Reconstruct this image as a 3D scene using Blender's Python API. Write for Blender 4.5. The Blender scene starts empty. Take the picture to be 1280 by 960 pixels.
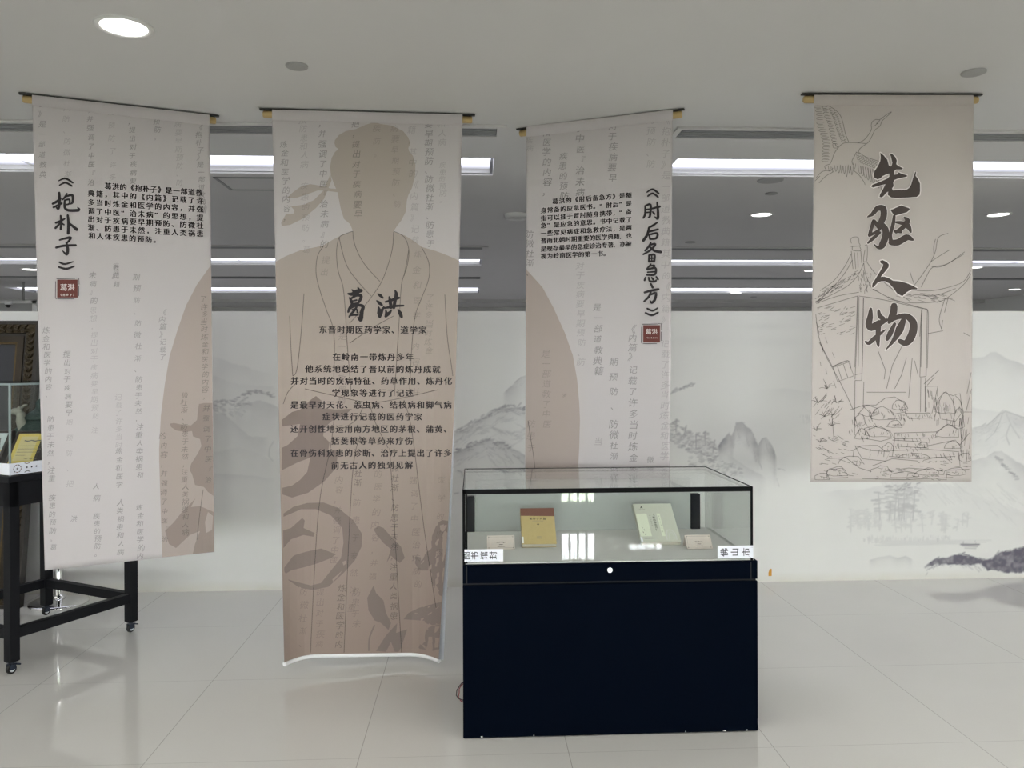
import bpy, bmesh, math, random
import numpy as np
from mathutils import Matrix, Vector
from mathutils.geometry import tessellate_polygon

random.seed(7)
RNG = np.random.default_rng(11)
SC = bpy.context.scene
COL = SC.collection

# ------------------------------------------------------------------ camera
CAM_Z, FOC = 1.485, 1000.0
YAW, ROLL, PPY = math.radians(2.75), math.radians(-0.2), 458.0
cam_data = bpy.data.cameras.new('camera')
cam_data.sensor_width = 36.0
cam_data.lens = 36.0 * FOC / 1280.0
cam_data.shift_y = -(480.0 - PPY) / 1280.0
cam_data.clip_start, cam_data.clip_end = 0.05, 100
cam = bpy.data.objects.new('camera', cam_data)
CAM_ROT = Matrix.Rotation(-YAW, 4, 'Z') @ Matrix.Rotation(math.pi / 2, 4, 'X') @ Matrix.Rotation(ROLL, 4, 'Z')
cam.matrix_world = Matrix.Translation((0, 0, CAM_Z)) @ CAM_ROT
COL.objects.link(cam)
SC.camera = cam
# ------------------------------------------------------------------ world, light, exposure
world = bpy.data.worlds.new('world')
SC.world = world
world.use_nodes = True
world.node_tree.nodes['Background'].inputs[0].default_value = (0.8, 0.9, 1.0, 1)
world.node_tree.nodes['Background'].inputs[1].default_value = 0.0
WINDOW_L = 52.0      # daylight seen through the rear windows
STRIP_L = 3.0       # ceiling light panels
DOWN_L = 9.0         # downlights
SC.view_settings.view_transform = 'Standard'
SC.view_settings.look = 'None'
SC.view_settings.exposure = 0.0
SC.view_settings.gamma = 1.0
SC.view_settings.use_curve_mapping = False
try:
    SC.cycles.use_denoising = True
    SC.cycles.sample_clamp_indirect = 60.0
    SC.cycles.max_bounces = 12
    SC.cycles.diffuse_bounces = 6
    SC.cycles.transparent_max_bounces = 24
except Exception:
    pass

# ------------------------------------------------------------------ pixel <-> place
R3 = np.array(CAM_ROT.to_3x3())
CAMP = np.array([0.0, 0.0, CAM_Z])

def rays(px, py):
    px = np.asarray(px, float); py = np.asarray(py, float)
    d = np.stack([(px - 640) / FOC, -(py - PPY) / FOC, -np.ones_like(px)], -1)
    return d @ R3.T

def on_plane(px, py, p0, n):
    d = rays(px, py)
    t = ((np.asarray(p0) - CAMP) @ np.asarray(n)) / (d @ np.asarray(n))
    return CAMP + d * np.asarray(t)[..., None]

def at_y(px, py, Y): return on_plane(px, py, (0, Y, 0), (0, 1, 0))
def at_z(px, py, z): return on_plane(px, py, (0, 0, z), (0, 0, 1))

def project(P):
    q = (np.asarray(P, float) - CAMP) @ R3
    return 640 + FOC * q[..., 0] / -q[..., 2], PPY - FOC * q[..., 1] / -q[..., 2]

# ------------------------------------------------------------------ materials
def mat(name, color, rough=0.6, metal=0.0, spec=0.5, noise=0.0, nscale=20.0, bump=0.0, alpha=1.0, coat=0.0):
    m = bpy.data.materials.new(name)
    m.use_nodes = True
    nt = m.node_tree
    b = nt.nodes['Principled BSDF']
    b.inputs['Base Color'].default_value = (*color, 1)
    b.inputs['Roughness'].default_value = rough
    b.inputs['Metallic'].default_value = metal
    b.inputs['Specular IOR Level'].default_value = spec
    b.inputs['Alpha'].default_value = alpha
    b.inputs['Coat Weight'].default_value = coat
    if noise > 0 or bump > 0:
        tc = nt.nodes.new('ShaderNodeTexCoord')
        nz = nt.nodes.new('ShaderNodeTexNoise')
        nz.inputs['Scale'].default_value = nscale
        nz.inputs['Detail'].default_value = 4
        nt.links.new(tc.outputs['Object'], nz.inputs['Vector'])
        if noise > 0:
            mx = nt.nodes.new('ShaderNodeMix'); mx.data_type = 'RGBA'
            mx.inputs[6].default_value = (*[max(0, c * (1 - noise)) for c in color], 1)
            mx.inputs[7].default_value = (*[min(1, c * (1 + noise)) for c in color], 1)
            nt.links.new(nz.outputs['Fac'], mx.inputs[0])
            nt.links.new(mx.outputs[2], b.inputs['Base Color'])
        if bump > 0:
            bp = nt.nodes.new('ShaderNodeBump')
            bp.inputs['Strength'].default_value = bump
            bp.inputs['Distance'].default_value = 0.01
            nt.links.new(nz.outputs['Fac'], bp.inputs['Height'])
            nt.links.new(bp.outputs['Normal'], b.inputs['Normal'])
    return m

def emit(name, color, strength):
    m = bpy.data.materials.new(name); m.use_nodes = True
    nt = m.node_tree; nt.nodes.clear()
    e = nt.nodes.new('ShaderNodeEmission'); o = nt.nodes.new('ShaderNodeOutputMaterial')
    e.inputs[0].default_value = (*color, 1); e.inputs[1].default_value = strength
    nt.links.new(e.outputs[0], o.inputs[0])
    return m

def glass(name, tint, boost=1.0):
    m = bpy.data.materials.new(name); m.use_nodes = True
    nt = m.node_tree; nt.nodes.clear()
    o = nt.nodes.new('ShaderNodeOutputMaterial'); mx = nt.nodes.new('ShaderNodeMixShader')
    tr = nt.nodes.new('ShaderNodeBsdfTransparent'); gl = nt.nodes.new('ShaderNodeBsdfGlossy')
    fr = nt.nodes.new('ShaderNodeFresnel'); fr.inputs[0].default_value = 1.5
    tr.inputs[0].default_value = (*tint, 1); gl.inputs['Roughness'].default_value = 0.0
    gl.inputs['Color'].default_value = (boost, boost, boost, 1)
    gm = nt.nodes.new('ShaderNodeNewGeometry'); mr = nt.nodes.new('ShaderNodeMapRange')
    mr.inputs[3].default_value = 1.5; mr.inputs[4].default_value = 1 / 1.5      # same reflectance leaving the pane as entering it
    nt.links.new(gm.outputs['Backfacing'], mr.inputs[0]); nt.links.new(mr.outputs[0], fr.inputs[0])
    nt.links.new(fr.outputs[0], mx.inputs[0]); nt.links.new(tr.outputs[0], mx.inputs[1])
    nt.links.new(gl.outputs[0], mx.inputs[2]); nt.links.new(mx.outputs[0], o.inputs[0])
    return m

M = {}
M['ceiling'] = mat('ceiling_paint', (0.63, 0.625, 0.61), 0.9, noise=0.02, nscale=3, bump=0.02)
M['wall_paint'] = mat('wall_paint', (0.72, 0.72, 0.69), 0.9, noise=0.03, nscale=2)
M['far_wall'] = mat('far_wall_paint', (0.55, 0.55, 0.53), 0.9, noise=0.03, nscale=2)
M['rod_wood'] = mat('rod_wood', (0.50, 0.36, 0.16), 0.5, noise=0.25, nscale=30)
M['rail_black'] = mat('rail_black', (0.03, 0.028, 0.025), 0.5)
M['cloth'] = mat('banner_cloth', (0.50, 0.468, 0.470), 0.85, noise=0.02, nscale=250)
M['cloth_back'] = mat('banner_white_backing', (0.80, 0.80, 0.80), 0.8)
M['cloth_back_shade'] = mat('banner_shaded_backing', (0.40, 0.41, 0.44), 0.8)  # white backing at the curled edge, shade put into its grey
M['cloth_cream'] = mat('banner_cream_cloth', (0.48, 0.438, 0.412), 0.85, noise=0.02, nscale=250)
M['print_tan'] = mat('print_tan', (0.375, 0.315, 0.287), 0.85, noise=0.02, nscale=250)
M['print_brown'] = mat('print_brown', (0.262, 0.212, 0.190), 0.85)
M['ink'] = mat('print_black_ink', (0.022, 0.018, 0.02), 0.8)
M['ink_brown'] = mat('print_dark_brown_ink', (0.065, 0.05, 0.045), 0.8)
M['ink_white'] = mat('print_pale_halo', (0.74, 0.70, 0.68), 0.85)
M['faint'] = mat('print_faint_grey', (0.17, 0.155, 0.155), 0.85, alpha=0.44)
M['fainter'] = mat('print_fainter_grey', (0.20, 0.18, 0.18), 0.85, alpha=0.23)
M['line'] = mat('print_line_grey', (0.13, 0.105, 0.095), 0.85, alpha=0.58)
M['seal_red'] = mat('seal_dark_red', (0.135, 0.035, 0.028), 0.8)
M['navy'] = mat('navy_lacquer', (0.0006, 0.0020, 0.0062), 0.5, spec=0.02, noise=0.12, nscale=60)
M['navy_gap'] = mat('black_gap', (0.002, 0.002, 0.003), 0.7)
M['black_trim'] = mat('black_trim', (0.003, 0.003, 0.0035), 0.55, spec=0.08)
M['glass'] = glass('clear_glass', (0.955, 0.97, 0.962), 0.45)
M['glass_top'] = glass('clear_top_glass', (0.965, 0.975, 0.97), 1.0)
M['glass_edge'] = mat('glass_edge', (0.26, 0.32, 0.315), 0.25)
M['felt_dark'] = mat('grey_board_felt', (0.37, 0.385, 0.37), 0.95, noise=0.06, nscale=180)
M['felt'] = mat('grey_felt', (0.62, 0.62, 0.59), 0.95, noise=0.06, nscale=180)
M['steel'] = mat('polished_steel', (0.75, 0.75, 0.75), 0.12, metal=1.0)
M['chrome'] = mat('chrome', (0.80, 0.80, 0.80), 0.06, metal=1.0)
M['paper'] = mat('white_paper', (0.80, 0.82, 0.88), 0.8)
M['paper_ink'] = mat('paper_ink', (0.02, 0.02, 0.03), 0.8)
M['stamp_pink'] = mat('stamp_pink', (0.55, 0.32, 0.45), 0.8, alpha=0.35)
M['pages'] = mat('book_pages', (0.62, 0.58, 0.50), 0.9, noise=0.12, nscale=400)
M['book_brown'] = mat('book_brown_band', (0.165, 0.062, 0.040), 0.7)
M['book_ochre'] = mat('book_ochre_cover', (0.47, 0.36, 0.155), 0.75, noise=0.08, nscale=60)
M['book_sage'] = mat('book_sage_cover', (0.55, 0.56, 0.47), 0.6, noise=0.05, nscale=20)
M['book_pale'] = mat('book_pale_panel', (0.72, 0.76, 0.60), 0.6)
M['print_grey'] = mat('print_mid_grey', (0.18, 0.18, 0.16), 0.8)
M['card'] = mat('label_card', (0.66, 0.58, 0.52), 0.75, noise=0.06, nscale=60)
M['acrylic'] = mat('stand_grey', (0.35, 0.37, 0.37), 0.3)
M['wire_red'] = mat('wire_red', (0.22, 0.02, 0.025), 0.5)
M['wire_dark'] = mat('wire_dark', (0.03, 0.012, 0.014), 0.5)
M['table_black'] = mat('table_black_steel', (0.0045, 0.005, 0.007), 0.55, spec=0.25)
M['caster_blue'] = mat('caster_dark_blue', (0.012, 0.018, 0.035), 0.4)
M['rubber'] = mat('caster_rubber', (0.008, 0.008, 0.008), 0.6)
M['hub_white'] = mat('caster_hub', (0.75, 0.77, 0.80), 0.4)
M['walnut'] = mat('walnut_frame', (0.035, 0.025, 0.022), 0.4, noise=0.3, nscale=15)
M['cert_yellow'] = mat('certificate_yellow', (0.70, 0.55, 0.14), 0.6, noise=0.06, nscale=30)
M['cert_inner'] = mat('certificate_inner', (0.68, 0.58, 0.30), 0.6, noise=0.10, nscale=18)
M['photo_blue'] = mat('document_pale', (0.55, 0.62, 0.62), 0.6, noise=0.25, nscale=9)
M['bronze'] = mat('green_bronze', (0.030, 0.060, 0.052), 0.45, metal=0.4, noise=0.5, nscale=40, bump=0.3)
M['bronze_pale'] = mat('pale_patina', (0.30, 0.30, 0.25), 0.5, noise=0.3, nscale=40)
M['frame_gilt'] = mat('carved_dark_gilt', (0.040, 0.027, 0.010), 0.36, metal=0.45, noise=0.6, nscale=45, bump=0.6)
M['frame_dark'] = mat('frame_dark_wood', (0.018, 0.013, 0.010), 0.4)
M['frame_gold'] = mat('frame_gold_liner', (0.09, 0.058, 0.02), 0.35, metal=0.5, noise=0.4, nscale=50)
M['frame_liner'] = mat('frame_brown_liner', (0.030, 0.020, 0.010), 0.4, metal=0.3, noise=0.4, nscale=50)
M['canvas_dark'] = mat('dark_oil_canvas', (0.018, 0.020, 0.028), 0.35, noise=0.6, nscale=2.5)
M['lamp_white'] = mat('lamp_white_plastic', (0.72, 0.72, 0.70), 0.5)
M['plate_grey'] = mat('plate_grey_plastic', (0.36, 0.36, 0.35), 0.6)
M['dark_hole'] = mat('dark_hole', (0.01, 0.01, 0.01), 0.8)
M['slat_grey'] = mat('diffuser_slat_grey', (0.30, 0.31, 0.31), 0.5)
M['slot_dark'] = mat('diffuser_slot_dark', (0.12, 0.125, 0.125), 0.7)
M['recess'] = mat('recess_grey', (0.30, 0.30, 0.30), 0.7)
M['orange'] = mat('orange_tag', (0.62, 0.30, 0.03), 0.6)
M['win_frame'] = mat('window_frame_grey', (0.25, 0.26, 0.27), 0.5)
def strip_mat():
    # tubes behind a prismatic panel: brightest along the middle line of the panel
    m = emit('strip_light', (0.86, 0.87, 1.0), STRIP_L)
    nt = m.node_tree; e = nt.nodes['Emission']
    tc = nt.nodes.new('ShaderNodeTexCoord'); sp = nt.nodes.new('ShaderNodeSeparateXYZ'); nt.links.new(tc.outputs['Generated'], sp.inputs[0])
    mr = nt.nodes.new('ShaderNodeMapRange'); mr.interpolation_type = 'SMOOTHSTEP'
    ab = nt.nodes.new('ShaderNodeMath'); ab.operation = 'SUBTRACT'; ab.inputs[1].default_value = 0.5
    aa = nt.nodes.new('ShaderNodeMath'); aa.operation = 'ABSOLUTE'
    nt.links.new(sp.outputs[1], ab.inputs[0]); nt.links.new(ab.outputs[0], aa.inputs[0]); nt.links.new(aa.outputs[0], mr.inputs[0])
    mr.inputs[1].default_value = 0.0; mr.inputs[2].default_value = 0.45
    mr.inputs[3].default_value = STRIP_L * 1.7; mr.inputs[4].default_value = 0.78
    nt.links.new(mr.outputs[0], e.inputs[1])
    return m
M['strip'] = strip_mat()
M['down'] = emit('downlight_glow', (1.0, 0.98, 0.95), DOWN_L)

def floor_mat():
    m = bpy.data.materials.new('polished_tile'); m.use_nodes = True
    nt = m.node_tree; b = nt.nodes['Principled BSDF']
    L = nt.links.new
    tc = nt.nodes.new('ShaderNodeTexCoord'); sp = nt.nodes.new('ShaderNodeSeparateXYZ')
    L(tc.outputs['Object'], sp.inputs[0])
    def mth(op, a, c=None, d=None):
        n = nt.nodes.new('ShaderNodeMath'); n.operation = op
        for i, v in enumerate((a, c, d)):
            if v is None: continue
            if isinstance(v, (int, float)): n.inputs[i].default_value = v
            else: L(v, n.inputs[i])
        return n.outputs[0]
    def joint(src, off, w):
        f = mth('FRACT', mth('DIVIDE', mth('SUBTRACT', src, off), 0.8))
        return mth('LESS_THAN', mth('MINIMUM', f, mth('SUBTRACT', 1.0, f)), w)
    j = mth('MAXIMUM', joint(sp.outputs[0], -0.44 - 80, 0.0020), joint(sp.outputs[1], 3.06 - 80, 0.0011))
    nz = nt.nodes.new('ShaderNodeTexNoise'); nz.inputs['Scale'].default_value = 1.6; nz.inputs['Detail'].default_value = 6
    L(tc.outputs['Object'], nz.inputs['Vector'])
    nf = nt.nodes.new('ShaderNodeTexNoise'); nf.inputs['Scale'].default_value = 120; nf.inputs['Detail'].default_value = 3
    L(tc.outputs['Object'], nf.inputs['Vector'])
    f2 = mth('ADD', mth('MULTIPLY', nz.outputs['Fac'], 0.6), mth('MULTIPLY', nf.outputs['Fac'], 0.4))
    mx = nt.nodes.new('ShaderNodeMix'); mx.data_type = 'RGBA'
    mx.inputs[6].default_value = (0.575, 0.565, 0.525, 1); mx.inputs[7].default_value = (0.655, 0.645, 0.605, 1)
    L(f2, mx.inputs[0])
    m2 = nt.nodes.new('ShaderNodeMix'); m2.data_type = 'RGBA'
    L(mth('MULTIPLY', j, 0.5), m2.inputs[0]); L(mx.outputs[2], m2.inputs[6])
    m2.inputs[7].default_value = (0.16, 0.15, 0.13, 1)
    L(m2.outputs[2], b.inputs['Base Color'])
    L(mth('ADD', mth('MULTIPLY', nz.outputs['Fac'], 0.01), 0.008), b.inputs['Roughness'])
    b.inputs['Specular IOR Level'].default_value = 0.95
    return m
M['floor'] = floor_mat()

def window_mat(L0):
    # bright sky through panes printed with a dot pattern, greenery in the lower band
    m = bpy.data.materials.new('daylight_pane'); m.use_nodes = True
    nt = m.node_tree; nt.nodes.clear(); L = nt.links.new
    o = nt.nodes.new('ShaderNodeOutputMaterial'); e = nt.nodes.new('ShaderNodeEmission')
    g = nt.nodes.new('ShaderNodeNewGeometry'); sp = nt.nodes.new('ShaderNodeSeparateXYZ')
    L(g.outputs['Position'], sp.inputs[0])
    def mth(op, a, c=None):
        n = nt.nodes.new('ShaderNodeMath'); n.operation = op
        for i, v in enumerate((a, c)):
            if v is None: continue
            if isinstance(v, (int, float)): n.inputs[i].default_value = v
            else: L(v, n.inputs[i])
        return n.outputs[0]
    sx = mth('SINE', mth('MULTIPLY', sp.outputs[0], 2 * math.pi / 0.085))
    sz = mth('SINE', mth('MULTIPLY', sp.outputs[2], 2 * math.pi / 0.085))
    dot = mth('GREATER_THAN', mth('MULTIPLY', sx, sz), 0.30)
    st = mth('MULTIPLY', mth('SUBTRACT', 1.0, mth('MULTIPLY', dot, 0.85)), L0 * 1.25)
    low = mth('LESS_THAN', sp.outputs[2], 1.42)
    nz = nt.nodes.new('ShaderNodeTexNoise'); nz.inputs['Scale'].default_value = 5
    L(g.outputs['Position'], nz.inputs['Vector'])
    cr = nt.nodes.new('ShaderNodeMix'); cr.data_type = 'RGBA'
    L(nz.outputs['Fac'], cr.inputs[0])
    cr.inputs[6].default_value = (0.34, 0.40, 0.26, 1); cr.inputs[7].default_value = (0.80, 0.90, 0.74, 1)
    cm = nt.nodes.new('ShaderNodeMix'); cm.data_type = 'RGBA'
    L(low, cm.inputs[0]); cm.inputs[6].default_value = (0.90, 0.95, 1.0, 1); L(cr.outputs[2], cm.inputs[7])
    L(cm.outputs[2], e.inputs[0]); L(st, e.inputs[1]); L(e.outputs[0], o.inputs[0])
    return m
M['daylight'] = window_mat(WINDOW_L)
M['daylight_boost'] = window_mat(WINDOW_L * 3.6)      # panes in line with the case, brightness raised for reflection and wall

def grad_print(name, top, bot, z0, z1):
    """printed ink whose hue runs from grey-tan at z1 to brown at z0 (a printed blend on the cloth)"""
    m = mat(name, top, 0.85)
    nt = m.node_tree; b = nt.nodes['Principled BSDF']
    g = nt.nodes.new('ShaderNodeTexCoord'); sp = nt.nodes.new('ShaderNodeSeparateXYZ')
    nt.links.new(g.outputs['Object'], sp.inputs[0])
    mr = nt.nodes.new('ShaderNodeMapRange')
    mr.inputs[1].default_value = z0; mr.inputs[2].default_value = z1
    nt.links.new(sp.outputs[2], mr.inputs[0])
    mx = nt.nodes.new('ShaderNodeMix'); mx.data_type = 'RGBA'
    mx.inputs[6].default_value = (*bot, 1); mx.inputs[7].default_value = (*top, 1)
    nt.links.new(mr.outputs[0], mx.inputs[0]); nt.links.new(mx.outputs[2], b.inputs['Base Color'])
    return m

# ------------------------------------------------------------------ object helpers
def thing(name, label, cat, loc=(0, 0, 0), rotz=0.0, group=None):
    o = bpy.data.objects.new(name, None)
    o.empty_display_size = 0.1
    o.location = loc; o.rotation_euler = (0, 0, rotz)
    o['label'] = label; o['category'] = cat
    if group: o['group'] = group
    COL.objects.link(o)
    return o

def tag(o, label, cat, group=None):
    o['label'] = label; o['category'] = cat
    if group: o['group'] = group
    return o

def copy_tree(o, parent=None):
    c = o.copy(); COL.objects.link(c); c.parent = parent
    for ch in list(o.children): copy_tree(ch, c)
    return c

class MB:
    def __init__(self, org=(0, 0, 0)):
        self.v = []; self.f = []; self.m = []; self.s = []; self.org = np.array(org, float)
    def add(self, vs, fs, mi=0, smooth=False):
        k = len(self.v)
        self.v.extend([tuple(float(c) for c in p) for p in vs])
        for f in fs:
            self.f.append([i + k for i in f]); self.m.append(mi); self.s.append(smooth)
        return self
    def box(self, a, b, mi=0, bevel=0.0, xf=None):
        a = np.minimum(a, b) if False else np.array(a, float); b = np.array(b, float)
        lo, hi = np.minimum(a, b), np.maximum(a, b)
        if bevel <= 0:
            vs = [(x, y, z) for x in (lo[0], hi[0]) for y in (lo[1], hi[1]) for z in (lo[2], hi[2])]
            fs = [(0, 1, 3, 2), (4, 6, 7, 5), (0, 4, 5, 1), (2, 3, 7, 6), (0, 2, 6, 4), (1, 5, 7, 3)]
        else:
            bm = bmesh.new(); bmesh.ops.create_cube(bm, size=1)
            for v in bm.verts:
                v.co = Vector(lo) + Vector(((v.co.x + .5) * (hi - lo)[0], (v.co.y + .5) * (hi - lo)[1], (v.co.z + .5) * (hi - lo)[2]))
            bmesh.ops.bevel(bm, geom=bm.edges[:], offset=bevel, segments=2, affect='EDGES', profile=0.5)
            bm.verts.index_update()
            vs = [tuple(v.co) for v in bm.verts]; fs = [[v.index for v in f.verts] for f in bm.faces]; bm.free()
        if xf is not None: vs = [tuple(xf @ Vector(p)) for p in vs]
        return self.add(vs, fs, mi)
    def frame(self, p, seg):
        pass
    def tube(self, pts, r, mi=0, seg=10, caps=True, smooth=True):
        P = [Vector(p) for p in pts]; n = len(P)
        rs = r if isinstance(r, (list, tuple)) else [r] * n
        vs, fs = [], []
        up = None
        for i in range(n):
            t = (P[min(i + 1, n - 1)] - P[max(i - 1, 0)]).normalized()
            if up is None:
                up = Vector((0, 0, 1)) if abs(t.z) < .9 else Vector((1, 0, 0))
            x = t.cross(up).normalized(); y = x.cross(t).normalized(); up = y
            for k in range(seg):
                a = 2 * math.pi * k / seg
                vs.append(P[i] + (x * math.cos(a) + y * math.sin(a)) * rs[i])
        for i in range(n - 1):
            for k in range(seg):
                fs.append((i * seg + k, i * seg + (k + 1) % seg, (i + 1) * seg + (k + 1) % seg, (i + 1) * seg + k))
        self.add(vs, fs, mi, smooth)
        if caps:
            self.add(vs[:seg], [list(range(seg))[::-1]], mi); self.add(vs[-seg:], [list(range(seg))], mi)
        return self
    def lathe(self, prof, c=(0, 0, 0), mi=0, seg=40, smooth=True):
        vs, fs = [], []
        for r, z in prof:
            for k in range(seg):
                a = 2 * math.pi * k / seg
                vs.append((c[0] + r * math.cos(a), c[1] + r * math.sin(a), c[2] + z))
        for i in range(len(prof) - 1):
            for k in range(seg):
                fs.append((i * seg + k, i * seg + (k + 1) % seg, (i + 1) * seg + (k + 1) % seg, (i + 1) * seg + k))
        return self.add(vs, fs, mi, smooth)
    def ball(self, c, r, mi=0, seg=12, rot=None):
        r = (r, r, r) if isinstance(r, (int, float)) else r
        vs, fs = [], []
        n = seg // 2
        for i in range(n + 1):
            th = math.pi * i / n
            for k in range(seg):
                a = 2 * math.pi * k / seg
                p = Vector((r[0] * math.sin(th) * math.cos(a), r[1] * math.sin(th) * math.sin(a), r[2] * math.cos(th)))
                if rot is not None: p = rot @ p
                vs.append(p + Vector(c))
        for i in range(n):
            for k in range(seg):
                fs.append((i * seg + k, (i + 1) * seg + k, (i + 1) * seg + (k + 1) % seg, i * seg + (k + 1) % seg))
        return self.add(vs, fs, mi, True)
    def build(self, name, mats, parent=None, kind=None):
        me = bpy.data.meshes.new(name)
        V = np.array(self.v, float).reshape(-1, 3) - self.org
        me.from_pydata(V.tolist(), [], self.f)
        mats = mats if isinstance(mats, (list, tuple)) else [mats]
        for m in mats: me.materials.append(m)
        me.polygons.foreach_set('material_index', self.m)
        me.polygons.foreach_set('use_smooth', self.s)
        me.update()
        o = bpy.data.objects.new(name, me); COL.objects.link(o)
        if parent: o.parent = parent
        if kind: o['kind'] = kind
        return o

# ------------------------------------------------------------------ lettering and flat art (2-D shapes, then laid on a surface)
_fc = bpy.data.curves.new('lettering_source', 'FONT')
_fo = bpy.data.objects.new('lettering_source', _fc)
COL.objects.link(_fo)
_fc.size = 1.0; _fc.resolution_u = 2
_glyphs = {}

def glyph(ch, bold):
    key = (ch, bold)
    if key not in _glyphs:
        _fc.body = ch; _fc.offset = bold
        dg = bpy.context.evaluated_depsgraph_get()
        me = bpy.data.meshes.new_from_object(_fo.evaluated_get(dg))
        V = np.array([(v.co.x, v.co.y) for v in me.vertices]).reshape(-1, 2)
        F = [list(p.vertices) for p in me.polygons]
        bpy.data.meshes.remove(me)
        _glyphs[key] = (V, F)
    return _glyphs[key]

class Art:
    """2-D drawing, y down"""
    def __init__(self):
        self.v = []; self.f = []; self.m = []; self.layer = []
    def add(self, V, F, mi, layer):
        k = len(self.v)
        self.v.extend([(float(x), float(y)) for x, y in V]); self.layer.extend([layer] * len(V))
        for f in F: self.f.append([i + k for i in f]); self.m.append(mi)
    def char(self, ch, x, y, size, mi, layer=3, dx=(1, 0), dy=(0, 1), bold=0.008, shear=0.0, sx=1.0, rot=0.0):
        V, F = glyph(ch, 0.0)
        if len(V) == 0: return
        if bold > 0:
            k = len(V); D = np.array([bold, bold * .25])
            V = np.concatenate([V - D, V + D]); F = list(F) + [[i + k for i in f] for f in F]
        gx = (V[:, 0] - 0.5) * size * sx + (V[:, 1] - 0.38) * size * shear
        gy = -(V[:, 1] - 0.38) * size
        if rot:
            c, s = math.cos(rot), math.sin(rot); gx, gy = gx * c - gy * s, gx * s + gy * c
        P = np.stack([x + gx * dx[0] + gy * dy[0], y + gx * dx[1] + gy * dy[1]], -1)
        self.add(P, F, mi, layer)
    def line_text(self, s, x0, y0, x1, y1, size, mi, layer=3, bold=0.008, vertical=False, shear=0.0, jit=0.0, sx=1.0):
        n = max(1, len(s) - 1)
        L = math.hypot(x1 - x0, y1 - y0) or 1
        d = ((x1 - x0) / L, (y1 - y0) / L)
        for i, ch in enumerate(s):
            t = i / n
            x = x0 + (x1 - x0) * t + random.uniform(-jit, jit); y = y0 + (y1 - y0) * t + random.uniform(-jit, jit) * .5
            z = size * (1 + random.uniform(-jit, jit) * .12)
            if vertical: self.char(ch, x, y, z, mi, layer, (1, 0), (0, 1), bold, shear, sx)
            else: self.char(ch, x, y, z, mi, layer, d, (0, 1), bold, shear, sx)
    def poly(self, pts, mi, layer=1, holes=()):
        loops = [[Vector((x, y, 0)) for x, y in pts]] + [[Vector((x, y, 0)) for x, y in h] for h in holes]
        T = tessellate_polygon(loops)
        V = [(p.x, p.y) for l in loops for p in l]
        self.add(V, [list(t) for t in T], mi, layer)
    def stroke(self, pts, mi, layer=3, w=None, smooth=True, off=(0, 0), sc=1.0, wm=1.0):
        """brush stroke: points (x, y, width) or (x, y) with one width"""
        P = np.array([(p[0] / sc + off[0], p[1] / sc + off[1]) for p in pts], float)
        W = np.array([(p[2] if len(p) > 2 else w) * wm / (sc if len(p) > 2 else 1) for p in pts], float)
        if smooth and len(P) > 2:
            n = len(P); t = np.arange(n); tt = np.linspace(0, n - 1, (n - 1) * 5 + 1)
            def cr(a):
                o = []
                for u in tt:
                    i = min(int(u), n - 2); f = u - i
                    p0, p1, p2, p3 = a[max(i - 1, 0)], a[i], a[i + 1], a[min(i + 2, n - 1)]
                    o.append(0.5 * (2 * p1 + (p2 - p0) * f + (2 * p0 - 5 * p1 + 4 * p2 - p3) * f * f + (3 * p1 - p0 - 3 * p2 + p3) * f ** 3))
                return np.array(o)
            P = cr(P); W = np.interp(tt, t, W)
        D = np.gradient(P, axis=0); D /= np.maximum(np.linalg.norm(D, axis=1), 1e-9)[:, None]
        N = np.stack([-D[:, 1], D[:, 0]], -1)
        A = P + N * W[:, None] / 2; B = P - N * W[:, None] / 2
        n = len(P)
        V = [tuple(a) for a in A] + [tuple(b) for b in B]
        F = [(i, i + 1, n + i + 1, n + i) for i in range(n - 1)]
        self.add(V, F, mi, layer)
        if W.max() > 1.2:      # rounded ends
            for k, i in ((0, 0), (n - 1, n - 1)):
                r = W[i] / 2
                C = [(P[i][0] + r * math.cos(a), P[i][1] + r * math.sin(a)) for a in np.linspace(0, 2 * math.pi, 9)[:-1]]
                self.add(C, [list(range(8))], mi, layer)
    def cut(self, step):
        """slice long faces so that they can follow a curved surface"""
        bm = bmesh.new()
        lay = bm.verts.layers.float.new('lay')
        vs = []
        for (x, y), l in zip(self.v, self.layer):
            v = bm.verts.new((x, y, 0)); v[lay] = l; vs.append(v)
        for f, mi in zip(self.f, self.m):
            try: bm.faces.new([vs[i] for i in f]).material_index = mi
            except ValueError: pass
        if not vs: return self
        X = [p[0] for p in self.v]; Y = [p[1] for p in self.v]
        for ax, lo, hi in ((0, min(X), max(X)), (1, min(Y), max(Y))):
            c = lo + step
            while c < hi:
                co = [0, 0, 0]; co[ax] = c; no = [0, 0, 0]; no[ax] = 1
                bmesh.ops.bisect_plane(bm, geom=bm.verts[:] + bm.edges[:] + bm.faces[:], dist=1e-5, plane_co=co, plane_no=no)
                c += step
        bm.verts.index_update()
        self.v = [(v.co.x, v.co.y) for v in bm.verts]; self.layer = [v[lay] for v in bm.verts]
        self.f = [[v.index for v in f.verts] for f in bm.faces]; self.m = [f.material_index for f in bm.faces]
        bm.free()
        return self
    def to_mesh(self, mapper, name, mats, parent, org=(0, 0, 0)):
        V = np.array(self.v); P = mapper(V[:, 0], V[:, 1], np.array(self.layer, float))
        mb = MB(org); mb.v = [tuple(p) for p in P]; mb.f = [f[::-1] for f in self.f]; mb.m = list(self.m); mb.s = [False] * len(self.f)
        return mb.build(name, mats, parent)

def flat_mapper(origin, ex, ey, n, gap=0.0004):
    """drawing units are metres, x along ex, y down along -ey"""
    O, ex, ey, n = [np.array(a, float) for a in (origin, ex, ey, n)]
    return lambda x, y, l: O + x[:, None] * ex - y[:, None] * ey + (l * gap)[:, None] * n

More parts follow.
